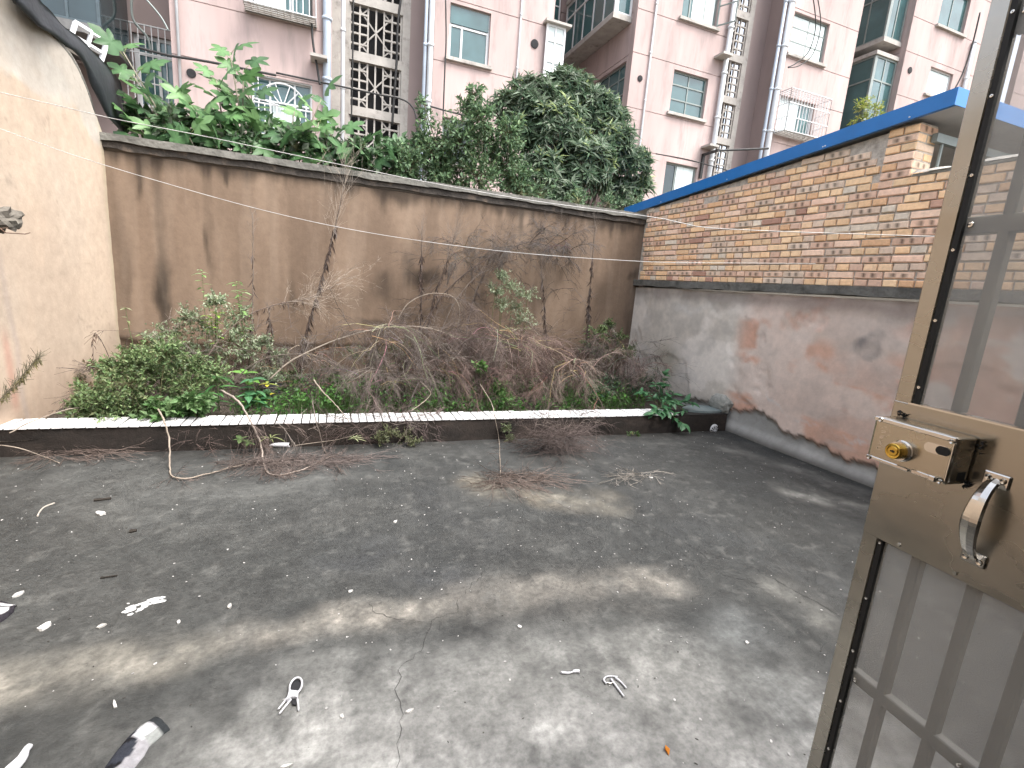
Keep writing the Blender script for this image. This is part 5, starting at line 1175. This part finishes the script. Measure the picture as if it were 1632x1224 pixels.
herb('weed_bush', 'tiny green weed at the foot of the kerb near its right end', 'weed', [(1005, 691, .025), (1015, 692, .02)], 26, .03, .010, [(.07, .13, .04)], (3.80, 3.84))
# low bright ground cover in the bed
mb = MB(); n = 6500; xs = RNG.uniform(-.7, 3.3, n); ys = RNG.uniform(4.22, 5.3, n); k = fbm(xs*2.2, ys*2.2, 3, 120); keep = k > .40; xs = xs[keep]; ys = ys[keep]; n = len(xs)
h = RNG.uniform(.02, .22, n)*(.5+fbm(xs*3, ys*3, 2, 121)); P = np.stack([xs, ys, .12+h], 1); Dd = RNG.normal(size=(n, 3))*np.array([1, 1, .5])+np.array([0, -.1, .3]); U = RNG.normal(size=(n, 3))*.4+np.array([0, 0, 1.])
cc = np.array(BRT)[RNG.integers(0, 3, n)]*RNG.uniform(.6, 1.15, (n, 1)); mb.leaves(P, Dd, U, RNG.uniform(.03, .06, n), RNG.uniform(.015, .03, n), cc); cones(mb, np.stack([xs, ys, np.full(n, .1)], 1), P, .0014, (.06, .12, .03))
mb.build('ground_cover', M_leaf, label='low bright green weeds carpeting the planter soil', kind='stuff')

# plants whose leaves can be told apart: every leaf an object
def leafshape(l, w, col, fold=.10, droop=.22, serr=0., n=7, mat=None):
    v = []; f = []; cc = []
    for i in range(n+1):
        t = i/n; x = w*.5*math.sin(math.pi*t**.8)**.85*(1+serr*(i % 2)) if 0 < i < n else w*.02
        y = l*t; z = -droop*l*t*t
        v += [(-x, y, z+fold*x*2), (0, y, z), (x, y, z+fold*x*2)]; q = .82+.3*(i % 2)*.3
        cc += [tuple(c*q for c in col), tuple(min(1, c*1.35) for c in col), tuple(c*q for c in col)]
        if i: f += [((i-1)*3, (i-1)*3+1, i*3+1, i*3), ((i-1)*3+1, (i-1)*3+2, i*3+2, i*3+1)]
    mb = MB(); mb.add(v, f, np.array(cc)); return mb.mesh('leaf', mat or M_leafgloss, True)
def put(me, parent, inv, p, d, up, s=1.0, name='leaf'):
    d = Vector(d).normalized(); up = Vector(up); x = d.cross(up); x = x.normalized() if x.length > 1e-5 else d.orthogonal().normalized(); z = x.cross(d)
    o = bpy.data.objects.new(name, me); COL.objects.link(o); o.parent = parent; o.matrix_parent_inverse = inv
    o.matrix_basis = Matrix(((x.x*s, d.x*s, z.x*s, p[0]), (x.y*s, d.y*s, z.y*s, p[1]), (x.z*s, d.z*s, z.z*s, p[2]), (0, 0, 0, 1))); return o
def leafy(name, label, cat, stems, lv, per, spread=.9, up=.3, start=.35, group=None, r=.004, sc=(.10, .14, .06), whorl=5):
    """upright plant: stems in photo points, single leaves set along each"""
    P0 = pth(stems[0][0], stems[0][1]); bp = P0[0]; t = empty(name, bp, label=label, cat=cat, group=group); inv = Matrix.Translation(-bp)
    for pts, Y in stems:
        P = pth(pts, Y); m = len(P)-1; ms = MB(); ms.tube(P, [r*(1-.6*i/m) for i in range(m+1)], 5, sc); o = ms.build('stem', M_bark, t, True); o.matrix_parent_inverse = inv; ph = rnd(0, 6)
        for k in range(per):
            tt = 1-(1-start)*(k/per)**1.25 if k >= whorl else 1-.02*k; i = min(int(tt*m), m-1); p = P[i].lerp(P[i+1], tt*m-i); a = ph+k*2.4
            d = Vector((math.cos(a)*spread, math.sin(a)*spread, up+rnd(-.2, .25))); put(random.choice(lv), t, inv, p, d, (rnd(-.2, .2), rnd(-.2, .2), 1), rnd(.7, 1.15))
    return t
LT = [leafshape(.085, .028, c, .15, .45) for c in ((.20, .33, .12), (.27, .40, .19), (.15, .26, .09))]
LY = [leafshape(.08, .030, c, .12, .3) for c in ((.20, .36, .05), (.26, .42, .07), (.14, .28, .04))]
LD = [leafshape(.15, .034, c, .15, .35) for c in ((.05, .13, .04), (.08, .18, .06), (.035, .10, .03))]
LR = [leafshape(.11, .055, c, .12, .35) for c in ((.04, .12, .05), (.06, .155, .07), (.08, .19, .09))]
leafy('leafy_seedling', 'tall seedling with a pale leaf tuft before the dark wall streak', 'seedling', [([(335, 600), (328, 520), (322, 432)], 5.2)], LT, 20, start=.3)
leafy('leafy_seedling', 'tall seedling with pale drooping leaves beside the thin dead stalk', 'seedling', [([(392, 600), (388, 540), (385, 465)], 5.1), ([(386, 520), (376, 450)], 5.15)], LT, 16, start=.2)
leafy('leafy_seedling', 'yellow green seedling in the pale bush at the left', 'seedling', [([(345, 590), (348, 540), (346, 500)], 5.0), ([(340, 540), (336, 505)], 5.0)], LY, 15, start=.3)
leafy('broadleaf_weed', 'dark green lance leaved plant beside the dark pit', 'weed', [([(350, 655), (348, 630), (345, 600)], 4.35), ([(345, 655), (330, 625)], 4.3)], LD, 14, start=.1, up=.15, r=.006)
leafy('broadleaf_weed', 'bluish broad leaved plant right of the dark pit', 'weed', [([(410, 655), (408, 630), (402, 605)], 4.35), ([(412, 655), (420, 625)], 4.4), ([(405, 650), (395, 630)], 4.3)], LR, 12, start=.1, up=.2, r=.005)
leafy('broadleaf_weed', 'light green broad leaves behind the bluish plant', 'weed', [([(400, 640), (395, 610), (392, 595)], 4.7)], [leafshape(.15, .075, (.11, .24, .05), .1, .3), leafshape(.12, .06, (.14, .28, .07), .1, .3)], 7, start=.3, r=.005)
leafy('broadleaf_weed', 'yellowing small plant in front of the black pit', 'weed', [([(432, 655), (430, 628), (425, 612)], 4.4)], [leafshape(.06, .04, (.42, .36, .04), .1, .3), leafshape(.08, .03, (.22, .26, .06), .1, .4)], 7, start=.2)
leafy('broadleaf_weed', 'small leafy sprig growing from the kerb front beside the white tube', 'weed', [([(392, 716), (388, 708), (384, 700)], 3.86), ([(392, 716), (396, 704)], 3.86)], [leafshape(.06, .032, (.07, .11, .04), .1, .3)], 6, start=.2, r=.002)
leafy('broadleaf_weed', 'narrow pale blades sprouting from the kerb front near the white tube', 'weed', [([(430, 704), (432, 698)], 3.86)], [leafshape(.10, .012, (.16, .18, .08), .1, .9)], 8, start=.3, up=.8, r=.002)
leafy('broadleaf_weed', 'spiky pale sprout on the kerb front left of the fine leaved weed', 'weed', [([(565, 702), (565, 697)], 3.84)], [leafshape(.085, .012, (.30, .33, .18), .1, .2)], 10, start=.4, up=.2, r=.002)
leafy('broadleaf_weed', 'pale green creeping leaves at the back left corner', 'weed', [([(215, 560), (205, 520), (200, 490)], 5.6), ([(225, 560), (232, 530)], 5.6)], [leafshape(.08, .03, (.16, .20, .09), .1, .3), leafshape(.06, .02, (.20, .22, .13), .1, .3)], 12, start=.1, up=.0)
# glossy plant spilling over the right end of the kerb
gp = atY(1050, 648, 4.15); pl = empty('cascading_plant', gp, label='dark green leafy plant spilling over the right end of the kerb', cat='plant'); inv = Matrix.Translation(-gp); ms = MB()
for (pts, Y0, Y1, n) in [([(1050, 650), (1056, 620), (1060, 595)], 4.2, 4.35, 20), ([(1050, 648), (1035, 630), (1022, 625)], 4.15, 4.2, 16), ([(1052, 648), (1062, 635), (1075, 628)], 4.12, 4.1, 20), ([(1055, 648), (1080, 640), (1102, 642)], 4.05, 4.0, 20), ([(1052, 650), (1060, 652), (1078, 668), (1092, 676)], 3.95, 3.82, 22), ([(1050, 650), (1045, 655), (1040, 660)], 3.98, 3.88, 12), ([(1055, 645), (1070, 640), (1090, 655)], 4.0, 3.9, 16), ([(1050, 645), (1048, 620), (1045, 612)], 4.25, 4.3, 12)]:
    P = pth(pts, Y0, Y1); m = len(P)-1; ms.tube(P, [.005*(1-.6*i/m) for i in range(m+1)], 5, (.12, .15, .07)); o = ms.build('stem', M_bark, pl, True); o.matrix_parent_inverse = inv; ms = MB()
    for k in range(n):
        tt = rnd(.15, 1)*m; i = min(int(tt), m-1); p = P[i].lerp(P[i+1], tt-i); d = (P[i+1]-P[i]).normalized()*.4+Vector((rnd(-1, 1), rnd(-1.1, .6), rnd(-.25, .45))); put(random.choice(LR), pl, inv, p, d, (rnd(-.3, .3), rnd(-.5, .1), 1), rnd(.6, 1.05))
# reddish spike weed and bent twig by the left wall
D = Dry(); P = pth([(-30, 665), (0, 637), (30, 605), (62, 568)], 4.0, 4.15); D.line(P, .004, .002, (.15, .12, .07)); sprays_on(D, P, 60, .3, 1, .07, 0, 0, .1, (.20, .17, .09), .0018); D.hang(P, 120, .35, 1, .05, (.17, .15, .07)); D.build('olive brown spiky weed leaning in at the left edge', group='dead weeds by the left wall')
D = Dry(); P = pth([(184, 610), (178, 580), (165, 550), (152, 531), (148, 545), (149, 575)], 5.2, 5.1); D.line(P, .004, .002, BR); D.hang(P, 30, .5, 1, .05); D.build('dead twig bent like a hook before the left wall', group='dead weeds by the left wall')
# black pit: a dark plastic pot among the weeds
pp = atZ(428, 648, .13); mb = MB(); mb.lathe([(.07, 0), (.085, .16), (.092, .16), (.092, .18), (.08, .18), (.07, .04), (0, .04)], Matrix.Translation((pp.x, pp.y+.25, .11)), 20); mb.build('plant_pot', M_rubber, label='black plastic pot half hidden among the weeds', cat='pot')

# ================================================================== TREES BEHIND THE WALL
def figleaf(col):
    O = [(0, 0), (-.16, -.09), (-.34, .02), (-.47, .16), (-.33, .24), (-.22, .30), (-.40, .42), (-.53, .60), (-.34, .62), (-.16, .57), (-.21, .76), (-.12, .92), (0, 1.04)]
    O = O+[(-x, y) for x, y in O[-2:0:-1]]; v = [(0, .33, -.02)]+[(x, y, -.30*(y-.15)**2-.55*x*x+.10*abs(x)) for x, y in O]; n = len(O)
    f = [(0, 1+(i+1) % n, 1+i) for i in range(n)]; cc = [tuple(min(1, c*1.5) for c in col)]+[tuple(c*(1.15 if i % 3 else .85) for c in col) for i in range(n)]
    mb = MB(); mb.add(v, f, np.array(cc)); mb.tube([(0, 0, 0), (0, -.18, -.02), (0, -.36, -.10)], .012, 4, (.22, .26, .10)); return mb.mesh('leaf', M_leafgloss, True)
FL = [figleaf(c) for c in ((.068, .14, .055), (.088, .175, .065), (.055, .112, .05), (.125, .22, .09))]; FLD = [figleaf(c) for c in ((.05, .105, .045), (.065, .13, .055))]
fb = Vector((-.9, 7.3, 0)); fig = empty('fig_tree', fb, label='fig tree with large lobed leaves rising over the left of the wall', cat='tree'); inv = Matrix.Translation(-fb); ms = MB()
TIPS = [(366, 72, 7.0, 8), (388, 100, 7.0, 8), (345, 118, 6.9, 10), (372, 150, 7.0, 10), (400, 135, 7.2, 7), (196, 72, 6.8, 8), (212, 108, 6.8, 8), (205, 150, 6.8, 7), (255, 165, 6.9, 8), (285, 140, 7.0, 8), (315, 165, 6.8, 10), (350, 185, 6.7, 11), (395, 185, 6.8, 11), (430, 200, 6.8, 11), (300, 205, 6.6, 11), (255, 205, 6.6, 10), (220, 190, 6.7, 8), (345, 222, 6.6, 10), (400, 225, 6.6, 10), (455, 222, 6.6, 9), (512, 148, 6.9, 8), (508, 185, 6.8, 10), (540, 205, 6.8, 8), (485, 212, 6.7, 9), (520, 232, 6.6, 9), (575, 225, 6.7, 7), (600, 240, 6.6, 7), (560, 245, 6.5, 6), (640, 240, 6.6, 5), (470, 165, 7.1, 5), (230, 225, 6.5, 6), (300, 235, 6.5, 6), (610, 225, 6.8, 4)]
ms.tube(smooth([fb, fb+Vector((.05, -.1, .7)), fb+Vector((.1, -.2, 1.4))]), .05, 8, (.20, .18, .15)); top = fb+Vector((.1, -.2, 1.4)); nl = 0
for (a, b, Y, n) in TIPS:
    tp = atY(a, b+10, Y); midp = top.lerp(tp, .5)+Vector((rnd(-.1, .1), rnd(-.1, .1), -.12)); P = smooth([top.copy(), midp, tp]); m = len(P)-1; ms.tube(P, [.022*(1-.75*i/m) for i in range(m+1)], 6, (.24, .22, .17)); ph = rnd(0, 6)
    for k in range(n):
        tt = (1-.42*k/n)*m; i = min(int(tt), m-1); p = P[i].lerp(P[i+1], tt-i); an = ph+k*2.4; e = .75-.65*k/n
        d = Vector((math.cos(an), math.sin(an)*.9-.15, e+rnd(-.2, .2))).normalized(); s_ = rnd(.19, .30); q = p+d*(s_*.36)
        put(random.choice(FL if (k < n*.6 and b < 215) else FL[:1]+FLD), fig, inv, q, d, (rnd(-.7, .7), -.75+rnd(-.5, .5), .8), s_); nl += 1
o = ms.build('trunk', M_bark, fig, True); o.matrix_parent_inverse = inv
# evergreen with rosettes of long leaves
def rosette_tree(label, base, lobes, Y, nros, L, W, cols, young):
    bp = Vector(base); t = empty('evergreen_tree', bp, label=label, cat='tree'); inv = Matrix.Translation(-bp); ms = MB(); P = []; Dd = []; U = []; LL = []; CC = []; twa = []; twb = []
    cen = [(atY(a, b, Y+dy), r_) for a, b, r_, dy in lobes]; tot = sum(r_**2 for _, r_ in cen)
    for c, r_ in cen:
        ms.tube(smooth([bp, bp.lerp(c, .5)+Vector((rnd(-.1, .1), rnd(-.1, .1), -.25)), c]), [.07-.055*i/12 for i in range(13)], 7, (.13, .11, .09))
        for k in range(int(nros*r_*r_/tot)):
            d = Vector((rnd(-1, 1), rnd(-1.2, .7), rnd(-.65, 1))).normalized(); tip = c+Vector((d.x, d.y, d.z*.9))*r_*rnd(.72, 1.08); ax = (d+Vector((0, 0, .45))+rvec(.25)).normalized(); twa.append(tuple(c.lerp(tip, .35))); twb.append(tuple(tip))
            yg = random.random() < (young if d.z > .1 else young*.2); n = random.randint(11, 16); a1 = ax.orthogonal().normalized(); a2 = ax.cross(a1)
            for j in range(n):
                an = j*2.4+rnd(-.2, .2); el = rnd(.05, .5)+(.45 if j < 4 else 0); dd = (a1*math.cos(an)+a2*math.sin(an))*math.cos(el)+ax*math.sin(el)
                P.append(tuple(tip-ax*rnd(0, .09))); Dd.append(tuple(dd)); U.append(tuple(ax+rvec(.2))); s_ = rnd(.65, 1.2); LL.append(L*s_); col = (cols[4] if yg and j < 8 else random.choice(cols[:4])); f_ = rnd(.75, 1.25); CC.append(tuple(x*f_ for x in col))
    cones(ms, twa, twb, .007, (.12, .10, .08)); o = ms.build('trunk', M_bark, t); o.matrix_parent_inverse = inv
    ml = MB(); ml.leaves(P, Dd, U, LL, np.array(LL)*W/L, np.array(CC), .18, .18); o = ml.build('crown', M_leafgloss, t, kind='stuff'); o.matrix_parent_inverse = inv
rosette_tree('dense evergreen tree with long narrow leaves rising over the wall', (4.2, 8.6, 0), [(850, 160, .42, 0), (905, 148, .42, .2), (948, 178, .42, .1), (880, 215, .60, -.1), (965, 232, .50, -.1), (1005, 265, .38, -.1), (925, 270, .58, -.3), (830, 205, .38, 0), (990, 310, .38, 0), (860, 285, .50, -.3), (800, 170, .25, .1), (1022, 300, .22, 0), (890, 320, .4, -.5), (975, 195, .30, .2)], 8.3, 1150, .20, .042, [(.066, .112, .06), (.092, .145, .084), (.125, .175, .105), (.19, .23, .165), (.27, .33, .14)], .16)
def bush(label, name, base, lobes, Y, n, L, W, cols, twigs=8):
    bp = Vector(base); t = empty(name, bp, label=label, cat='shrub'); inv = Matrix.Translation(-bp); ms = MB(); ml = MB(); P = []; Dd = []; CC = []
    for (a, b, r_, k_) in lobes:
        r_ *= 1.3; c = atY(a, b, Y+rnd(-.25, .25)); ms.tube(smooth([bp, bp.lerp(c, .6)+rvec(.08), c], 4), [.012]*4+[.007]*4+[.004], 5, (.10, .10, .07))
        for j in range(int(n*k_/8)):
            e = c+Vector((rnd(-1, 1), rnd(-1, 1), rnd(-.8, 1.1))).normalized()*r_*rnd(.5, 1.1); cones(ms, [tuple(c)], [tuple(e)], .003, (.13, .13, .07))
            for q in range(8): P.append(tuple(c.lerp(e, rnd(.4, 1.03))+rvec(.02))); Dd.append(tuple((e-c).normalized()*.6+rvec(.8))); f_ = rnd(.7, 1.3); CC.append(tuple(x*f_ for x in random.choice(cols)))
    N = len(P); s_ = RNG.uniform(.6, 1.25, N); ml.leaves(P, Dd, RNG.normal(size=(N, 3))*.5+np.array([0, -.2, 1.]), L*s_, W*s_, np.array(CC)); o = ms.build('stem', M_bark, t, kind='stuff'); o.matrix_parent_inverse = inv; o = ml.build('foliage', M_leaf, t, kind='stuff'); o.matrix_parent_inverse = inv
MG = [(0.083, 0.144, 0.073), (0.111, 0.187, 0.09), (0.062, 0.107, 0.057), (0.151, 0.232, 0.126)]
bush('small leaved shrub rising between the fig and the evergreen tree', 'shrub', (2.4, 7.0, 0), [(690, 240, .26, 1), (730, 225, .28, 1), (770, 235, .28, 1), (710, 270, .28, 1), (760, 280, .3, 1), (650, 260, .22, .8), (800, 260, .26, 1), (810, 215, .22, .7), (765, 190, .2, .6), (745, 175, .15, .35), (755, 150, .12, .2), (670, 230, .15, .4), (820, 290, .25, 1), (700, 285, .22, .8), (640, 275, .18, .6), (680, 190, .12, .12), (675, 165, .10, .08)], 6.9, 1100, .065, .032, MG+[(.14, .22, .10)])
bush('dark leafy shrub showing just above the wall below the fig leaves', 'shrub', (.4, 6.6, 0), [(560, 250, .22, 1), (600, 258, .22, 1), (630, 250, .2, .8), (520, 242, .2, .8), (470, 238, .2, .8), (420, 230, .2, .8), (370, 222, .2, .8), (320, 215, .2, .8), (270, 208, .2, .8), (225, 200, .18, .8)], 6.9, 300, .11, .06, [(.06, .12, .05), (.085, .15, .07), (.14, .17, .12)])
bush('low mixed shrub behind the coping at the right below the evergreen', 'shrub', (3.6, 6.9, 0), [(860, 312, .2, 1), (920, 322, .2, 1), (970, 328, .18, 1), (1010, 322, .15, .7), (830, 308, .2, 1)], 6.8, 300, .06, .024, MG)
bush('yellow green shrub top peeping over the blue roof before the lower window', 'shrub', (19.3, 14.0, 0), [(1372, 180, .4, 1), (1395, 178, .4, 1), (1385, 165, .3, .6)], 13.6, 160, .16, .05, [(.25, .30, .05), (.16, .22, .05), (.30, .32, .10)])
# ================================================================== THINGS LYING ON THE CONCRETE
M_plwhite = pmat('white_plastic', (.48, .48, .50), rough=.4, var=.08, scale=30, coord='World')
M_chip = pmat('pale_chips', rough=.8, var=.15, scale=60, vcol=True, coord='World')
M_cloth = pmat('printed_cloth', rough=.95, var=.2, scale=60, vcol=True, bump=.002, bscale=200, coord='World', spec=.1)
M_blackpl = pmat('black_plastic', (.018, .018, .02), rough=.45, coord='World')
def zf(x, y): return .010*(float(fbm(x*1.3, y*1.3, 5, 1))-.5)+.004*(float(fbm(x*3.2, y*5.5, 5, 3))-.5)
def fp(px, py, z=0.): p = atZ(px, py, 0); return Vector((p.x, p.y, zf(p.x, p.y)+z))
def chip(mb, p, s, rz, el, col, rr, h=.35):
    n = rr.randint(5, 8); pts = []; ca, sa = math.cos(rz), math.sin(rz)
    for k in range(n):
        t = 2*math.pi*(k+rr.uniform(-.25, .25))/n; r_ = s*rr.uniform(.65, 1.1); x, y = r_*math.cos(t)*el, r_*math.sin(t)/el; pts.append((p.x+x*ca-y*sa, p.y+x*sa+y*ca, p.z+.0008))
    mb.prism(pts[::-1], (rr.uniform(-.1, .1)*s, rr.uniform(-.1, .1)*s, s*h), col)
# countless crumbs of plaster
mb = MB(); rr = random.Random(21)
for k in range(1300):
    x = rr.uniform(-2.6, 4.0); y = rr.uniform(.5, 3.93)
    if float(fbm(x*1.7, y*1.7, 3, 140)) < rr.uniform(.2, .62): continue
    c = rr.uniform(.15, .45); chip(mb, Vector((x, y, zf(x, y))), rr.choice([.0018, .0024, .003, .004, .0055]), rr.uniform(0, 6), rr.uniform(.8, 1.4), (c, c*.98, c*.94), rr)
mb.build('plaster_crumbs', M_chip, label='pale crumbs of plaster scattered over the concrete', kind='stuff')
mb = MB()
for k in range(260):
    x = rr.uniform(-2.3, 4.0); y = rr.uniform(.6, 3.93); c = rr.uniform(.02, .06); chip(mb, Vector((x, y, zf(x, y))), rr.choice([.002, .003, .004]), rr.uniform(0, 6), rr.uniform(.8, 1.8), (c, c*.9, c*.8), rr)
mb.build('dark_crumbs', M_chip, label='dark grit and leaf crumbs scattered over the concrete', kind='stuff')
CH = [(72, 1000, 9, 1.2, 'white shell like chip left of the white paint patch'), (160, 820, 8, 1.3, 'white chip beside the dark flat stick at the left'), (828, 1000, 6, 1.1, 'white chip right of the long crack'), (558, 943, 5, 1.3, 'small pale pebble left of the pale band'), (30, 949, 7, 1.3, 'white chip near the rag at the left edge'), (545, 1143, 5, 1.1, 'white chip right of the clothes peg'), (652, 1135, 7, 1.6, 'ragged white scrap beside the long crack'), (1190, 1025, 5, 1.2, 'small triangular white chip near the door'), (366, 967, 6, 1.4, 'grey scrap right of the white paint patch'), (285, 992, 5, 1.2, 'round white chip below the white paint patch'), (630, 832, 5, 1.2, 'white crumb on the dark damp concrete at centre'), (1037, 762, 5, 1.2, 'white chip on the concrete toward the right wall'), (162, 998, 6, 1.3, 'flat grey chip directly left of the paint patch'), (183, 1124, 6, 2.2, 'thin white splinter above the camouflage cloth'), (455, 1222, 7, 1.8, 'white scrap cut by the bottom edge below the clothes peg')]
for i, (a, b, s, e, lab) in enumerate(CH):
    p = fp(a, b); d = (p-CAM).length; mb = MB(); chip(mb, p, s*.62*d/FPX, rnd(0, 6), e, (.46, .45, .43) if 'grey' not in lab else (.32, .31, .29), random.Random(i+40), .5); mb.build('chip', M_chip, label=lab, cat='chip', group='chips on the concrete')
# patch of white paint flakes
ps = empty('paint_patch', fp(228, 966), label='patch of white paint flakes on the concrete at the left', cat='paint'); inv = Matrix.Translation(-ps.location)
for i in range(16):
    t_ = i/15; a = 200+56*t_+rr.uniform(-5, 5); b = 976-22*t_+rr.uniform(-5, 5); p = fp(a, b); mb = MB(); chip(mb, p, rr.uniform(.010, .022), .35+rr.uniform(-.2, .2), rr.uniform(1.3, 1.9), (.50, .50, .49), rr, .10); o = mb.build('flake', M_chip, ps); o.matrix_parent_inverse = inv
# clothes peg: loop head, waist and four thin jaws
pg = empty('clothes_peg', fp(463, 1112), label='white plastic clothes peg with dark loop lying on the concrete', cat='clothes peg'); inv = Matrix.Translation(-pg.location)
def pg_(mb, nm, mat, sm=False): o = mb.build(nm, mat, pg, sm); o.matrix_parent_inverse = inv
c_ = Vector((471.5, 1098, 0)); loop = []
for k in range(25):
    t_ = 2*math.pi*k/24; x = 9.0*math.cos(t_); y = 14.0*math.sin(t_); an = R(24); loop.append(fp(c_.x+x*math.cos(an)-y*math.sin(an), c_.y+x*math.sin(an)+y*math.cos(an), .012))
mb = MB(); mb.tube(loop, .0034, 8); pg_(mb, 'loop', M_plwhite, True)
mb = MB(); mb.prism([tuple(p+Vector((0, 0, -.008))) for p in loop[:24]], (0, 0, .002)); pg_(mb, 'loop_void', M_blackpl)
mb = MB(); mb.prism([tuple(fp(a, b, .004)) for a, b in ((461, 1106), (476, 1108), (474, 1119), (471, 1117), (464, 1117), (457, 1121))], (0, 0, .013)); pg_(mb, 'waist', M_plwhite)
for L_ in ([(459, 1114), (452, 1123), (443, 1134)], [(464, 1118), (454, 1130), (445, 1141)], [(473, 1114), (475, 1124), (476, 1136)]):
    mb = MB(); mb.tube(smooth([fp(a, b, .008) for a, b in L_], 4), [.0034]*4+[.003]*4+[.0018], 7); pg_(mb, 'jaw', M_plwhite, True)
mb = MB(); mb.prism([tuple(fp(a, b, .003)) for a, b in ((464, 1116), (471, 1116), (472, 1127), (466, 1126))], (0, 0, .006)); pg_(mb, 'spring', M_blackpl)
# broken pegs
bp_ = empty('broken_peg', fp(980, 1092), label='broken pale clothes peg with spread jaws on the concrete', cat='clothes peg'); inv2 = Matrix.Translation(-bp_.location)
for nm, L_, r_ in (('jaw', [(973, 1084), (982, 1096), (994, 1112)], .0042), ('jaw', [(980, 1082), (990, 1090), (998, 1099)], .004), ('head', [(966, 1092), (962, 1086), (966, 1081), (974, 1080), (984, 1081)], .0035), ('spring', [(966, 1090), (974, 1091), (980, 1086)], .003)):
    mb = MB(); P = smooth([fp(a, b, .006) for a, b in L_], 4); n = len(P); mb.tube(P, [r_*(1-.35*i/n) for i in range(n)], 6); o = mb.build(nm, M_plwhite if nm != 'spring' else M_chrome, bp_, True); o.matrix_parent_inverse = inv2
mb = MB(); P = smooth([fp(a, b, .005) for a, b in ((894, 1074), (905, 1075), (910, 1074), (916, 1072), (923, 1072))], 4); n = len(P); mb.tube(P, [.0045 if i < n*.4 else .003 if i < n*.6 else .006 for i in range(n)], 7); mb.build('broken_jaw', M_plwhite, smooth=True, label='snapped off white peg jaw left of the broken clothes peg', cat='plastic scrap')
# camouflage cloth
def rag(name, A, B, colf, label, cat, hgt=.02, nu=26, nv=14):
    a_ = dens(A, nu); b_ = dens(B, nu); Pg = np.zeros((nv, nu, 3)); Cg = np.zeros((nv, nu, 3))
    for i in range(nu):
        p0 = fp(*a_[i]); p1 = fp(*b_[i])
        for k in range(nv):
            t_ = k/(nv-1); p = p0.lerp(p1, t_); u = i/(nu-1); z = .003+hgt*math.sin(math.pi*t_)**.7*(.55+.8*float(fbm(u*6, t_*3, 3, 150))-.2); Pg[k, i] = (p.x, p.y, p.z+z); Cg[k, i] = colf(u, t_)
    mb = MB(); grid(mb, Pg, Cg, flip=True); Q = Pg.copy(); Q[..., 2] -= .003; grid(mb, Q, Cg); return mb.build(name, M_cloth, smooth=True, label=label, cat=cat)
def camo(u, t_):
    if u < .10: return (.025, .028, .03)
    q = t_+.12*math.sin(u*9)
    if u < .34 and .25 < q < .75: return (.46, .455, .47)
    if q < .52 and u > .22: return (.030, .033, .042) if (int(u*13+t_*3) % 5) else (.012, .012, .014)
    return (.25, .245, .255) if u > .3 else (.22, .23, .22)
rag('camouflage_cloth', [(246, 1144), (222, 1160), (205, 1176), (185, 1200), (166, 1226), (150, 1262)], [(271, 1164), (261, 1171), (238, 1190), (230, 1205), (213, 1226), (190, 1268)], camo, 'crumpled black, grey and white camouflage cloth at the bottom edge', 'cloth')
rag('dark_rag', [(-45, 952), (-15, 955), (8, 960), (27, 966)], [(-50, 1002), (-20, 1000), (5, 990), (22, 975)], lambda u, t_: (.42, .42, .42) if (.22 < t_ < .34 or (.45 < t_ < .72 and u < .85)) else (.022, .020, .024), 'black and white rag at the left edge of the concrete', 'cloth', .015)
# white spoon shaped strip
mb = MB(); Lp = [fp(a, b, .004) for a, b in ((39, 1196), (46, 1190), (54, 1191), (48, 1199), (46, 1208), (42, 1216), (24, 1238), (0, 1252), (-12, 1248), (10, 1228), (28, 1212))]; mb.prism([tuple(p) for p in Lp], (0, 0, .010)); o = mb.build('plastic_strip', M_plwhite, label='white bent plastic strip in the bottom left corner', cat='plastic scrap')
bv = o.modifiers.new('bevel', 'BEVEL'); bv.width = .0035; bv.segments = 2
# orange leaf, dark stick, black bits, tube
mb = MB(); a = fp(1060, 1190, .006); b = fp(1066, 1206, .003); d = (b-a); mb.leaves([tuple(a)], [tuple(d)], [(0.2, 0, 1)], d.length, d.length*.5, (.55, .20, .02), .25, .0); mb.leaves([tuple(a+Vector((.001, 0, -.003)))], [tuple(d)], [(-0.3, 0, 1)], d.length*.9, d.length*.4, (.45, .15, .02), .2, .0); mb.build('dry_leaf', M_leaf, label='small orange dry leaf near the bottom of the yard', cat='leaf')
def stick_(name, px, r_, mat, label, cat, z=.006):
    mb = MB(); P = smooth([fp(a, b, z) for a, b in px], 4); n = len(P); mb.tube(P, [r_*(1-.3*i/n)*rnd(.85, 1.15) for i in range(n)], 6, (.03, .026, .022)); mb.build(name, mat, label=label, cat=cat)
stick_('flat_stick', [(150, 798), (163, 797), (177, 795)], .010, M_twig, 'short dark flat stick on the concrete at the left', 'stick')
stick_('bark_bit', [(206, 849), (212, 848), (218, 847)], .011, M_twig, 'small black bit of bark below the dark flat stick', 'bark')
stick_('thin_stick', [(160, 923), (173, 921), (187, 919)], .004, M_twig, 'thin dark stick above the white paint patch', 'stick')
mb = MB(); P = smooth([fp(a, b, .004) for a, b in ((60, 823), (64, 815), (72, 808), (87, 802))], 4); mb.tube(P, .004, 5, (.34, .31, .27)); mb.build('pale_twig', M_twig, label='curved pale twig left of the dark flat stick', cat='twig')
ta = fp(424, 712, .020); tb = fp(461, 713, .020); mb = MB(); dd = (tb-ta); Mx = Matrix.Translation(ta) @ dd.to_track_quat('Z', 'Y').to_matrix().to_4x4(); Ln = dd.length
mb.lathe([(.014, 0), (.017, .01), (.017, Ln*.3), (.0185, Ln*.32), (.0185, Ln-.006), (.0175, Ln), (.015, Ln), (.015, Ln-.01), (0, Ln-.01)], Mx, 18); mb.build('plastic_tube', M_plwhite, label='white plastic tube lying at the foot of the kerb', cat='tube')
